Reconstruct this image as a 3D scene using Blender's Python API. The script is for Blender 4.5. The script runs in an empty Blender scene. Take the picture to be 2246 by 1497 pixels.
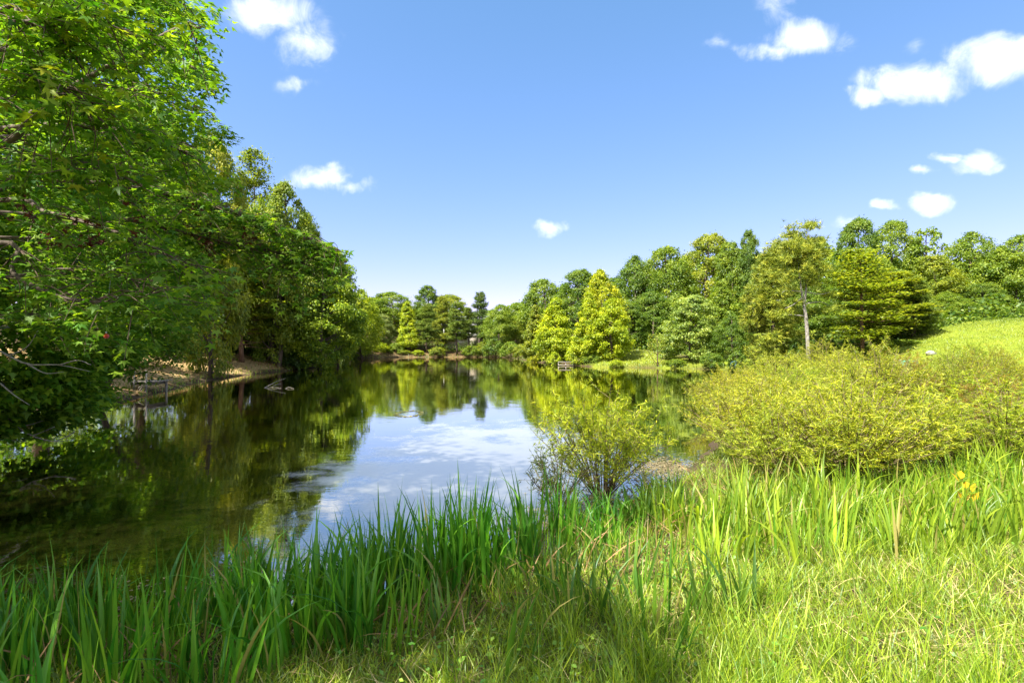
import bpy, math, random
import numpy as np
from math import radians, pi, sin, cos

C = bpy.context.scene.collection
SC = bpy.context.scene
rng = np.random.default_rng(11)
random.seed(11)

# ------------------------------------------------------------------ camera, sky, sun, exposure
F = 1123.0          # focal length in photograph pixels
EYE = 2.2           # metres above the water
cam_d = bpy.data.cameras.new('camera')
cam = bpy.data.objects.new('camera', cam_d)
C.objects.link(cam)
cam.location = (0, 0, EYE)
cam.rotation_euler = (radians(90), 0, 0)
cam_d.sensor_width = 36.0
cam_d.lens = 36.0 * F / 2246.0
cam_d.clip_start = 0.05
cam_d.clip_end = 3000
SC.camera = cam
SC.render.resolution_x, SC.render.resolution_y = 1024, 682

SUN_EL, SUN_AZ_VEC = radians(54), (-0.74, -0.67)      # the sun stands to the left and a little behind the camera
SC.view_settings.view_transform = 'Standard'
SC.view_settings.look = 'None'
SC.view_settings.gamma = 1.0
SC.view_settings.use_curve_mapping = False
SC.view_settings.exposure = 1.75

sun_d = bpy.data.lights.new('sun', 'SUN')
sun_d.energy = 4.9
sun_d.angle = radians(0.55)
sun_d.color = (1.0, 0.94, 0.82)
sun = bpy.data.objects.new('sun', sun_d)
C.objects.link(sun)
from mathutils import Vector, Matrix
_l = math.hypot(*SUN_AZ_VEC)
SUN_DIR = Vector((SUN_AZ_VEC[0] / _l * cos(SUN_EL), SUN_AZ_VEC[1] / _l * cos(SUN_EL), sin(SUN_EL)))
sun.rotation_euler = SUN_DIR.to_track_quat('Z', 'Y').to_euler()
sun.location = (-20, -10, 40)


def make_world():
    w = bpy.data.worlds.new('World')
    SC.world = w
    w.use_nodes = True
    nt = w.node_tree
    nt.nodes.clear()
    N = lambda t: nt.nodes.new(t)
    L = nt.links.new

    def math_(op, a, b=None, c=None, clamp=False):
        n = N('ShaderNodeMath')
        n.operation = op
        n.use_clamp = clamp
        for i, v in enumerate((a, b, c)):
            if v is None:
                continue
            if isinstance(v, (int, float)):
                n.inputs[i].default_value = v
            else:
                L(v, n.inputs[i])
        return n.outputs[0]
    sky = N('ShaderNodeTexSky')
    sky.sky_type = 'NISHITA'
    sky.sun_disc = False
    sky.sun_elevation = SUN_EL
    sky.sun_rotation = math.atan2(SUN_DIR.x, SUN_DIR.y)
    sky.air_density = 1.0
    sky.dust_density = 0.35
    sky.ozone_density = 1.6
    hs = N('ShaderNodeHueSaturation')
    hs.inputs['Saturation'].default_value = 1.1
    hs.inputs['Value'].default_value = 1.0
    L(sky.outputs[0], hs.inputs['Color'])
    # the photograph's tone: the range from zenith to horizon is compressed a little, channel by channel
    sc = N('ShaderNodeSeparateColor'); L(hs.outputs[0], sc.inputs[0])
    cc = N('ShaderNodeCombineColor')
    for k, (g, m_) in enumerate(((0.88, 0.92), (0.60, 1.24), (0.75, 1.42))):
        L(math_('MULTIPLY', math_('POWER', sc.outputs[k], g), m_), cc.inputs[k])
    tc = N('ShaderNodeTexCoord')
    sep = N('ShaderNodeSeparateXYZ')
    L(tc.outputs['Generated'], sep.inputs[0])
    x, y, z = sep.outputs
    ys = math_('MAXIMUM', y, 0.05)
    u = math_('DIVIDE', x, ys)
    v = math_('DIVIDE', z, ys)
    uv = N('ShaderNodeCombineXYZ')
    L(u, uv.inputs[0]); L(v, uv.inputs[1])
    no = N('ShaderNodeTexNoise')
    no.inputs['Scale'].default_value = 17.0
    no.inputs['Detail'].default_value = 8.0
    no.inputs['Roughness'].default_value = 0.62
    no.inputs['Distortion'].default_value = 0.6
    L(tc.outputs['Generated'], no.inputs['Vector'])
    no2 = N('ShaderNodeTexNoise')
    no2.inputs['Scale'].default_value = 2.2
    no2.inputs['Detail'].default_value = 7.0
    no2.inputs['Roughness'].default_value = 0.55
    L(tc.outputs['Generated'], no2.inputs['Vector'])
    # ragged outlines: the directions are shifted by a slow noise before the clouds are drawn
    no3 = N('ShaderNodeTexNoise')
    no3.inputs['Scale'].default_value = 26.0
    no3.inputs['Detail'].default_value = 4.0
    L(tc.outputs['Generated'], no3.inputs['Vector'])
    sh = N('ShaderNodeVectorMath'); sh.operation = 'SUBTRACT'; L(no3.outputs['Color'], sh.inputs[0]); sh.inputs[1].default_value = (.5, .5, .5)
    sm = N('ShaderNodeVectorMath'); sm.operation = 'MULTIPLY_ADD'; L(sh.outputs[0], sm.inputs[0]); sm.inputs[1].default_value = (.075, .05, 0); L(uv.outputs[0], sm.inputs[2])
    uvw = sm.outputs[0]
    # clouds standing in view, as directions: centre x, y, half width, half height (photograph pixels), weight
    blobs = [(590, 25, 120, 60, .8), (675, 95, 75, 62, .85), (655, 186, 50, 22, .45),
             (700, 390, 82, 32, .95), (765, 405, 55, 20, .7), (1205, 497, 44, 20, .8),
             (1700, 20, 60, 50, .65), (1760, 82, 118, 42, 1.05), (1690, 108, 80, 30, .8), (1572, 95, 40, 20, .4),
             (2010, 180, 130, 44, 1.05), (2190, 135, 120, 62, 1.15), (1905, 212, 52, 26, .8), (2015, 102, 44, 28, .4),
             (2140, 356, 66, 28, 1.1), (2080, 345, 34, 16, .9), (2031, 377, 30, 15, .85), (2045, 442, 62, 26, 1.1), (1940, 453, 34, 11, .6),
             (1862, 490, 40, 16, .5), (1985, 395 + 160, 60, 18, .5), (500, 350, 30, 14, .5)]
    best = None
    for (px, py, a, b, wt) in blobs:
        s = N('ShaderNodeVectorMath'); s.operation = 'SUBTRACT'
        L(uvw, s.inputs[0]); s.inputs[1].default_value = ((px - 1123) / F, (748.5 - py) / F, 0)
        m = N('ShaderNodeVectorMath'); m.operation = 'MULTIPLY'
        L(s.outputs[0], m.inputs[0]); m.inputs[1].default_value = (F / (a * 1.25), F / (b * 1.25), 0)
        d = N('ShaderNodeVectorMath'); d.operation = 'LENGTH'
        L(m.outputs[0], d.inputs[0])
        q = math_('MULTIPLY', math_('SUBTRACT', 1.0, d.outputs['Value']), wt)
        best = q if best is None else math_('MAXIMUM', best, q)
    front = math_('MULTIPLY', math_('SUBTRACT', y, 0.05), 20.0, clamp=True)
    q = math_('MULTIPLY', best, front)
    n1 = math_('SUBTRACT', no.outputs[0], 0.5)
    dens = math_('ADD', q, math_('MULTIPLY', n1, 1.75))
    dens = math_('MULTIPLY', dens, math_('MULTIPLY', math_('ADD', q, 0.02), 3.2, clamp=True))
    mr = N('ShaderNodeMapRange'); mr.interpolation_type = 'SMOOTHSTEP'
    mr.inputs['From Min'].default_value = 0.02; mr.inputs['From Max'].default_value = 1.2
    L(dens, mr.inputs['Value'])
    # the same broken cumulus overhead and all round above the frame
    hi = N('ShaderNodeMapRange'); hi.interpolation_type = 'SMOOTHSTEP'
    hi.inputs['From Min'].default_value = 0.56; hi.inputs['From Max'].default_value = 0.70
    L(z, hi.inputs['Value'])
    back = N('ShaderNodeMapRange'); back.interpolation_type = 'SMOOTHSTEP'
    back.inputs['From Min'].default_value = 0.05; back.inputs['From Max'].default_value = -0.4
    L(y, back.inputs['Value'])
    low = math_('MULTIPLY', math_('MULTIPLY', z, 6.0, clamp=True), back.outputs[0])
    where = math_('MAXIMUM', hi.outputs[0], low)
    cov = N('ShaderNodeMapRange'); cov.interpolation_type = 'SMOOTHSTEP'
    cov.inputs['From Min'].default_value = 0.40; cov.inputs['From Max'].default_value = 0.56
    L(no2.outputs[0], cov.inputs['Value'])
    above = math_('MULTIPLY', cov.outputs[0], where)
    mask = math_('MULTIPLY', math_('MAXIMUM', mr.outputs[0], above), 0.96)
    mix = N('ShaderNodeMix'); mix.data_type = 'RGBA'
    L(mask, mix.inputs['Factor'])
    L(cc.outputs[0], mix.inputs['A'])
    mix.inputs['B'].default_value = (6.0, 6.1, 6.25, 1)
    bg = N('ShaderNodeBackground')
    bg.inputs['Strength'].default_value = 0.082
    L(mix.outputs['Result'], bg.inputs['Color'])
    out = N('ShaderNodeOutputWorld')
    L(bg.outputs[0], out.inputs[0])


make_world()
try:
    SC.cycles.max_bounces = 8
    SC.cycles.diffuse_bounces = 5
    SC.cycles.glossy_bounces = 3
    SC.cycles.transmission_bounces = 5
    SC.cycles.caustics_reflective = False
    SC.cycles.caustics_refractive = False
except Exception:
    pass


# ------------------------------------------------------------------ helpers
def tag(o, label=None, cat=None, group=None, kind=None):
    if label: o['label'] = label
    if cat: o['category'] = cat
    if group: o['group'] = group
    if kind: o['kind'] = kind
    return o


def pt(px, py, Y):
    """the world point that stands at depth Y on the sight line through photograph pixel (px, py)"""
    return np.array([(px - 1123.0) / F * Y, Y, EYE - (py - 748.5) / F * Y])


class MB:
    """collects vertices and faces of equal or mixed size, then links them as ONE mesh"""
    def __init__(self):
        self.V, self.Fs, self.n, self.T = [], [], 0, []

    def add(self, V, Fc, tint=None):
        V = np.asarray(V, np.float32).reshape(-1, 3)
        Fc = np.asarray(Fc, np.int32)
        self.V.append(V)
        self.Fs.append(Fc + self.n)
        self.T.append(np.zeros(len(Fc), np.float32) if tint is None else np.broadcast_to(np.asarray(tint, np.float32), (len(Fc),)))
        self.n += len(V)
        return self

    def mesh(self, name, mats, smooth=False):
        me = bpy.data.meshes.new(name)
        V = np.concatenate(self.V)
        tot = np.concatenate([np.full(len(f), f.shape[1], np.int32) for f in self.Fs])
        idx = np.concatenate([f.ravel() for f in self.Fs])
        start = np.concatenate([[0], np.cumsum(tot)[:-1]]).astype(np.int32)
        me.vertices.add(len(V)); me.vertices.foreach_set('co', V.ravel())
        me.loops.add(len(idx)); me.loops.foreach_set('vertex_index', idx)
        me.polygons.add(len(tot)); me.polygons.foreach_set('loop_start', start)
        if smooth:
            me.polygons.foreach_set('use_smooth', np.ones(len(tot), bool))
        a = me.attributes.new('tint', 'FLOAT', 'FACE')
        a.data.foreach_set('value', np.concatenate(self.T).astype(np.float32))
        me.update(calc_edges=True)
        for m in (mats if isinstance(mats, (list, tuple)) else [mats]):
            me.materials.append(m)
        return me

    def build(self, name, mats, parent=None, smooth=False):
        o = bpy.data.objects.new(name, self.mesh(name, mats, smooth))
        C.objects.link(o)
        if parent: o.parent = parent
        return o


def link(name, me, parent=None):
    o = bpy.data.objects.new(name, me)
    C.objects.link(o)
    if parent: o.parent = parent
    return o


def empty(name, loc=(0, 0, 0), rz=0.0, s=1.0):
    o = bpy.data.objects.new(name, None)
    C.objects.link(o)
    o.empty_display_size = 0.2
    o.location = loc
    o.rotation_euler = (0, 0, rz)
    o.scale = (s, s, s) if isinstance(s, (int, float)) else s
    return o


def norm(a):
    a = np.asarray(a, float)
    return a / np.maximum(np.linalg.norm(a, axis=-1, keepdims=True), 1e-9)


def tube(mb, P, R, sides=6, cap=True, tint=0.0):
    P = np.asarray(P, float); n = len(P)
    R = np.broadcast_to(np.asarray(R, float), (n,))
    T = norm(np.gradient(P, axis=0))
    ref = np.array([0, 0, 1.0]) if abs(T[0][2]) < 0.9 else np.array([1.0, 0, 0])
    A = np.cross(T, ref)
    A = norm(np.where(np.linalg.norm(A, axis=1, keepdims=True) < 1e-3, np.array([[0, 1.0, 0]]), A))
    B = np.cross(T, A)
    a = np.arange(sides) * 2 * pi / sides
    V = P[:, None] + R[:, None, None] * (np.cos(a)[None, :, None] * A[:, None] + np.sin(a)[None, :, None] * B[:, None])
    i = np.arange(n - 1)[:, None] * sides; j = np.arange(sides)[None]; k = (j + 1) % sides
    Q = np.stack([i + j, i + k, i + sides + k, i + sides + j], -1).reshape(-1, 4)
    mb.add(V.reshape(-1, 3), Q, tint)
    if cap:
        mb.Fs.append(np.array([[mb.n - sides + q for q in range(sides)]], np.int32)); mb.T.append(np.array([tint], np.float32))
        mb.Fs.append(np.array([[mb.n - sides * n + q for q in range(sides)][::-1]], np.int32)); mb.T.append(np.array([tint], np.float32))
    return mb


def box(mb, c, s, rz=0.0, tint=0.0, tilt=0.0):
    sx, sy, sz = np.array(s) / 2
    V = np.array([[x, y, z] for x in (-sx, sx) for y in (-sy, sy) for z in (-sz, sz)], float)
    if tilt:
        ct, st = cos(tilt), sin(tilt)
        V = np.stack([V[:, 0] * ct - V[:, 2] * st, V[:, 1], V[:, 0] * st + V[:, 2] * ct], 1)
    cz, s_ = cos(rz), sin(rz)
    V = np.stack([V[:, 0] * cz - V[:, 1] * s_, V[:, 0] * s_ + V[:, 1] * cz, V[:, 2]], 1) + np.array(c)
    Q = [[0, 1, 3, 2], [4, 6, 7, 5], [0, 4, 5, 1], [2, 3, 7, 6], [0, 2, 6, 4], [1, 5, 7, 3]]
    return mb.add(V, Q, tint)


def curve_pts(ctrl, n):
    """Catmull-Rom through the control points"""
    P = np.asarray(ctrl, float)
    Q = np.vstack([2 * P[0] - P[1], P, 2 * P[-1] - P[-2]])
    out = []
    m = len(P) - 1
    for t in np.linspace(0, m - 1e-6, n):
        i = int(t); f = t - i
        a, b, c, d = Q[i], Q[i + 1], Q[i + 2], Q[i + 3]
        out.append(0.5 * (2 * b + (c - a) * f + (2 * a - 5 * b + 4 * c - d) * f * f + (3 * b - a - 3 * c + d) * f ** 3))
    return np.array(out)


# leaf templates: vertices (x across, y along the leaf, z off its face) and triangles
QUAD = (np.array([[0, -.5, 0], [.34, -.05, .07], [0, .5, 0], [-.34, -.05, .07]]), np.array([[0, 1, 2], [0, 2, 3]]))
LANCE = (np.array([[0, -.5, 0], [.075, -.1, .02], [0, .5, -.06], [-.075, -.1, .02]]), np.array([[0, 1, 2], [0, 2, 3]]))


def star_template(lobes=5, notch=.36, spread=125, curl=.12):
    V = [[0, 0, 0]]
    angs = np.radians(np.linspace(-spread, spread, lobes))
    ln = {0: .62, 1: .92, 2: 1.0, 3: .92, 4: .62}
    peri = [[-.03, -.12, 0]]
    for i, a in enumerate(angs):
        r = ln[i]
        peri.append([r * sin(a), r * cos(a), -curl * r])
        if i < lobes - 1:
            b = (angs[i] + angs[i + 1]) / 2
            peri.append([notch * sin(b), notch * cos(b), .03])
    peri.append([.03, -.12, 0])
    V += peri[::1]
    n = len(peri)
    Fc = [[0, i + 1, (i + 1) % n + 1] for i in range(n)]
    V = np.array(V) * np.array([.55, .55, .55])
    return V, np.array(Fc)[:, ::-1]


STAR = star_template()
STAR_B = star_template(curl=.3)
_s = np.radians([-112, -60, 0, 60, 112])
PALM = (np.array([[0, -.3, 0], [-.45, -.15, -.06], [-.2, .05, .03], [0, .6, -.1], [.2, .05, .03], [.45, -.15, -.06]]),
        np.array([[0, 2, 1], [0, 3, 2], [0, 4, 3], [0, 5, 4]]))


def needle_template(n=7, w=.05, seed=0):
    r = np.random.default_rng(seed)
    V, Fc = [], []
    for i in range(n):
        a = 2 * pi * i / n + r.uniform(-.3, .3); t = r.uniform(.35, 1.0)
        d = np.array([cos(a) * t, r.uniform(.35, .9), sin(a) * t]); d /= np.linalg.norm(d)
        s = np.cross(d, r.normal(size=3)); s /= np.linalg.norm(s)
        k = len(V)
        V += [list(-s * w), list(s * w), list(d * r.uniform(.7, 1.0))]
        Fc.append([k, k + 1, k + 2])
    return np.array(V), np.array(Fc)


NEEDLE = needle_template()


def leaf_cloud(mb, P, Nn, size, tmpl, along=None, r=rng, tint=None):
    """one small face set per leaf: P places, Nn face normals, along the direction of the tip"""
    n = len(P)
    Nn = norm(Nn)
    if along is None:
        along = r.normal(size=(n, 3))
    B = norm(along - (along * Nn).sum(1, keepdims=True) * Nn)
    A = np.cross(B, Nn)
    size = np.broadcast_to(np.asarray(size, float), (n,))
    tv, tf = tmpl
    V = P[:, None] + size[:, None, None] * (tv[None, :, 0:1] * A[:, None] + tv[None, :, 1:2] * B[:, None] + tv[None, :, 2:3] * Nn[:, None])
    Fc = (tf[None] + (np.arange(n) * len(tv))[:, None, None]).reshape(-1, tf.shape[1])
    if tint is None:
        tint = r.uniform(0, 1, n)
    mb.add(V.reshape(-1, 3), Fc, np.repeat(tint, len(tf)))


def blades(mb, P, H, W, lean, droop, nseg=4, r=rng, tint=None, fold=False, face=None):
    """grass-like ribbons. P bases, H length, W width, lean = horizontal direction * amount, droop = how far the tip arches"""
    n = len(P)
    H = np.broadcast_to(np.asarray(H, float), (n,)); W = np.broadcast_to(np.asarray(W, float), (n,))
    droop = np.broadcast_to(np.asarray(droop, float), (n,))
    ln = np.linalg.norm(lean, axis=1)
    dirh = norm(np.c_[lean, np.zeros(n)])
    s = np.linspace(0, 1, nseg + 1)
    th = ln[:, None] + droop[:, None] * (s[None] ** 2.2) * 2.4      # angle from the vertical
    th = np.minimum(th, 2.7)
    ds = H[:, None] / nseg
    hx = np.concatenate([np.zeros((n, 1)), np.cumsum(np.sin(th[:, 1:]) * ds, 1)], 1)
    hz = np.concatenate([np.zeros((n, 1)), np.cumsum(np.cos(th[:, 1:]) * ds, 1)], 1)
    P0 = P[:, None] + dirh[:, None] * hx[..., None]
    P0[..., 2] += hz
    a = r.uniform(0, pi, n) if face is None else face
    side = np.stack([np.cos(a), np.sin(a), np.zeros(n)], 1)
    w = W[:, None] * np.minimum(1, np.minimum(.6 + s * 2, (1 - s) * 2.2 + .0))[None]
    Lf = P0 - side[:, None] * w[..., None] / 2
    Rt = P0 + side[:, None] * w[..., None] / 2
    cols = [Lf[:, :-1], Rt[:, :-1]]
    k = 2
    if fold:
        up = np.cross(side, np.array([0, 0, 1.0]))
        Md = P0 + up[:, None] * (w * .22)[..., None]
        cols = [Lf[:, :-1], Md[:, :-1], Rt[:, :-1]]
        k = 3
    body = np.stack(cols, 2).reshape(n, -1, 3)
    V = np.concatenate([body, P0[:, -1:]], 1)
    m = V.shape[1]
    Fq = []
    for i in range(nseg - 1):
        for c in range(k - 1):
            b = i * k + c
            Fq += [[b, b + 1, b + k + 1], [b, b + k + 1, b + k]]
    for c in range(k - 1):
        b = (nseg - 1) * k + c
        Fq.append([b, b + 1, m - 1])
    Fq = np.array(Fq)
    Fc = (Fq[None] + (np.arange(n) * m)[:, None, None]).reshape(-1, 3)
    if tint is None:
        tint = r.uniform(0, 1, n)
    mb.add(V.reshape(-1, 3), Fc, np.repeat(tint, len(Fq)))


# ------------------------------------------------------------------ materials
def _mat(name):
    m = bpy.data.materials.new(name)
    m.use_nodes = True
    nt = m.node_tree
    nt.nodes.clear()
    return m, nt, nt.nodes.new, nt.links.new


def leaf_mat(name, base=(1, 1, 1), trans=.48, gloss=.018, rough=.5, spread=.5, hue=.03, dry=0.0, tcol=(1.3, 1.3, .45)):
    """leaf: colour of the object times the leaf's own variation; light passes through it"""
    m, nt, N, L = _mat(name)
    oi = N('ShaderNodeObjectInfo')
    at = N('ShaderNodeAttribute'); at.attribute_name = 'tint'
    mul = N('ShaderNodeMix'); mul.data_type = 'RGBA'; mul.blend_type = 'MULTIPLY'; mul.inputs['Factor'].default_value = 1
    L(oi.outputs['Color'], mul.inputs['A']); mul.inputs['B'].default_value = (*base, 1)
    hs = N('ShaderNodeHueSaturation')
    h = N('ShaderNodeMapRange'); h.inputs['To Min'].default_value = .5 + hue; h.inputs['To Max'].default_value = .5 - hue
    v = N('ShaderNodeMapRange'); v.inputs['To Min'].default_value = 1 - spread; v.inputs['To Max'].default_value = 1 + spread
    L(at.outputs['Fac'], h.inputs['Value']); L(at.outputs['Fac'], v.inputs['Value'])
    L(h.outputs[0], hs.inputs['Hue']); L(v.outputs[0], hs.inputs['Value'])
    L(mul.outputs['Result'], hs.inputs['Color'])
    col = hs.outputs[0]
    if dry > 0:
        gt = N('ShaderNodeMath'); gt.operation = 'GREATER_THAN'; gt.inputs[1].default_value = 1 - dry
        fr = N('ShaderNodeMath'); fr.operation = 'FRACT'
        mm = N('ShaderNodeMath'); mm.operation = 'MULTIPLY'; mm.inputs[1].default_value = 57.3
        L(at.outputs['Fac'], mm.inputs[0]); L(mm.outputs[0], fr.inputs[0]); L(fr.outputs[0], gt.inputs[0])
        mx = N('ShaderNodeMix'); mx.data_type = 'RGBA'
        L(gt.outputs[0], mx.inputs['Factor']); L(col, mx.inputs['A']); mx.inputs['B'].default_value = (.36, .31, .10, 1)
        col = mx.outputs['Result']
    di = N('ShaderNodeBsdfDiffuse'); L(col, di.inputs['Color'])
    tm = N('ShaderNodeMix'); tm.data_type = 'RGBA'; tm.blend_type = 'MULTIPLY'; tm.inputs['Factor'].default_value = 1
    L(col, tm.inputs['A']); tm.inputs['B'].default_value = (*tcol, 1)
    tr = N('ShaderNodeBsdfTranslucent'); L(tm.outputs['Result'], tr.inputs['Color'])
    mx = N('ShaderNodeMixShader'); mx.inputs[0].default_value = trans
    L(di.outputs[0], mx.inputs[1]); L(tr.outputs[0], mx.inputs[2])
    gl = N('ShaderNodeBsdfGlossy'); gl.inputs['Roughness'].default_value = rough; gl.inputs['Color'].default_value = (.9, .95, 1, 1)
    m2 = N('ShaderNodeMixShader'); m2.inputs[0].default_value = gloss
    L(mx.outputs[0], m2.inputs[1]); L(gl.outputs[0], m2.inputs[2])
    o = N('ShaderNodeOutputMaterial'); L(m2.outputs[0], o.inputs[0])
    return m


def rough_mat(name, c1, c2, scale=8.0, rough=.85, bump=.4, stretch=(1, 1, 1), detail=6, metallic=0.0, use_obj=False):
    m, nt, N, L = _mat(name)
    tc = N('ShaderNodeTexCoord')
    mp = N('ShaderNodeMapping'); mp.inputs['Scale'].default_value = stretch
    L(tc.outputs['Object'], mp.inputs['Vector'])
    no = N('ShaderNodeTexNoise'); no.inputs['Scale'].default_value = scale; no.inputs['Detail'].default_value = detail
    no.inputs['Roughness'].default_value = .65
    L(mp.outputs[0], no.inputs['Vector'])
    cr = N('ShaderNodeValToRGB')
    cr.color_ramp.elements[0].position = .32; cr.color_ramp.elements[0].color = (*c1, 1)
    cr.color_ramp.elements[1].position = .68; cr.color_ramp.elements[1].color = (*c2, 1)
    L(no.outputs[0], cr.inputs[0])
    b = N('ShaderNodeBsdfPrincipled')
    b.inputs['Roughness'].default_value = rough
    b.inputs['Metallic'].default_value = metallic
    col = cr.outputs[0]
    if use_obj:
        oi = N('ShaderNodeObjectInfo')
        mul = N('ShaderNodeMix'); mul.data_type = 'RGBA'; mul.blend_type = 'MULTIPLY'; mul.inputs['Factor'].default_value = 1
        L(col, mul.inputs['A']); L(oi.outputs['Color'], mul.inputs['B'])
        col = mul.outputs['Result']
    L(col, b.inputs['Base Color'])
    bp = N('ShaderNodeBump'); bp.inputs['Strength'].default_value = bump; bp.inputs['Distance'].default_value = .02
    L(no.outputs[0], bp.inputs['Height']); L(bp.outputs[0], b.inputs['Normal'])
    o = N('ShaderNodeOutputMaterial'); L(b.outputs[0], o.inputs[0])
    return m


LEAF = leaf_mat('leaf')
LEAF_NEAR = leaf_mat('leaf_near', gloss=.016, rough=.5, spread=.4, trans=.5)
NEEDLES = leaf_mat('needles', trans=.2, spread=.5)
REED = leaf_mat('reed', trans=.42, gloss=.03, rough=.45, spread=.4, hue=.02, dry=.05)
GRASS = leaf_mat('grass_blade', trans=.4, gloss=.04, spread=.5, hue=.03)
STRAW = leaf_mat('straw', base=(.46, .37, .17), trans=.2, spread=.5, hue=.015, tcol=(1, 1, .8))
BARK = rough_mat('bark', (.05, .036, .026), (.16, .12, .09), 9, .9, .8, (1, 1, .25), use_obj=True)
PALE_BARK = rough_mat('pale_bark', (.09, .075, .065), (.36, .33, .30), 14, .85, .6, (1, 1, .5))
DEADWOOD = rough_mat('deadwood', (.14, .12, .10), (.36, .33, .29), 20, .9, .5)
TWIG = rough_mat('twig', (.05, .03, .018), (.13, .085, .05), 20, .85, .3)
WILLOW_STEM = rough_mat('willow_stem', (.10, .07, .035), (.24, .19, .09), 20, .85, .3)
WHITE = rough_mat('white_paint', (.62, .62, .60), (.82, .82, .8), 6, .55, .1)
PLANKM = rough_mat('weathered_wood', (.12, .10, .08), (.34, .30, .25), 12, .9, .5, (1, 6, 6))


def terrain_mat():
    m, nt, N, L = _mat('terrain')
    at = {}
    for k in ('lawn', 'straw', 'mud'):
        a = N('ShaderNodeAttribute'); a.attribute_name = k; at[k] = a.outputs['Fac']
    tc = N('ShaderNodeTexCoord')

    def noise(s, d=6, st=None):
        n = N('ShaderNodeTexNoise'); n.inputs['Scale'].default_value = s; n.inputs['Detail'].default_value = d
        n.inputs['Roughness'].default_value = .65
        L(tc.outputs['Object'], n.inputs['Vector']); return n.outputs[0]

    def ramp(f, stops):
        r = N('ShaderNodeValToRGB')
        while len(r.color_ramp.elements) < len(stops): r.color_ramp.elements.new(.5)
        for e, (p, c) in zip(r.color_ramp.elements, stops): e.position = p; e.color = (*c, 1)
        L(f, r.inputs[0]); return r.outputs[0]

    def mix(f, a, b):
        x = N('ShaderNodeMix'); x.data_type = 'RGBA'; L(f, x.inputs['Factor']); L(a, x.inputs['A']); L(b, x.inputs['B']); return x.outputs['Result']

    def edge(a, n):
        x = N('ShaderNodeMath'); x.operation = 'ADD'; L(a, x.inputs[0])
        y = N('ShaderNodeMath'); y.operation = 'MULTIPLY_ADD'; L(n, y.inputs[0]); y.inputs[1].default_value = .9; y.inputs[2].default_value = -.45
        L(y.outputs[0], x.inputs[1])
        r = N('ShaderNodeMapRange'); r.inputs['From Min'].default_value = .35; r.inputs['From Max'].default_value = .65
        L(x.outputs[0], r.inputs['Value']); return r.outputs[0]
    n1, n2, n3 = noise(1.1), noise(14, 8), noise(.25, 4)
    soil = ramp(n2, [(.3, (.025, .018, .010)), (.55, (.075, .052, .028)), (.75, (.16, .12, .06))])
    lawn = ramp(n2, [(.25, (.09, .14, .010)), (.5, (.165, .22, .015)), (.78, (.25, .28, .035))])
    lawn2 = ramp(n1, [(.3, (.11, .17, .012)), (.7, (.24, .24, .03))])
    x = N('ShaderNodeMix'); x.data_type = 'RGBA'; x.inputs['Factor'].default_value = .5; L(lawn, x.inputs['A']); L(lawn2, x.inputs['B'])
    straw = ramp(n2, [(.28, (.12, .07, .03)), (.5, (.36, .25, .11)), (.75, (.52, .40, .2))])
    col = mix(edge(at['straw'], n1), soil, straw)
    col = mix(edge(at['lawn'], n1), col, x.outputs['Result'])
    mud = ramp(n1, [(.3, (.03, .022, .014)), (.7, (.085, .06, .035))])
    col = mix(at['mud'], col, mud)
    b = N('ShaderNodeBsdfPrincipled'); b.inputs['Roughness'].default_value = .95
    b.inputs['Specular IOR Level'].default_value = .15
    L(col, b.inputs['Base Color'])
    bp = N('ShaderNodeBump'); bp.inputs['Strength'].default_value = .7; bp.inputs['Distance'].default_value = .06
    L(n2, bp.inputs['Height']); L(bp.outputs[0], b.inputs['Normal'])
    o = N('ShaderNodeOutputMaterial'); L(b.outputs[0], o.inputs[0])
    return m


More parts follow.
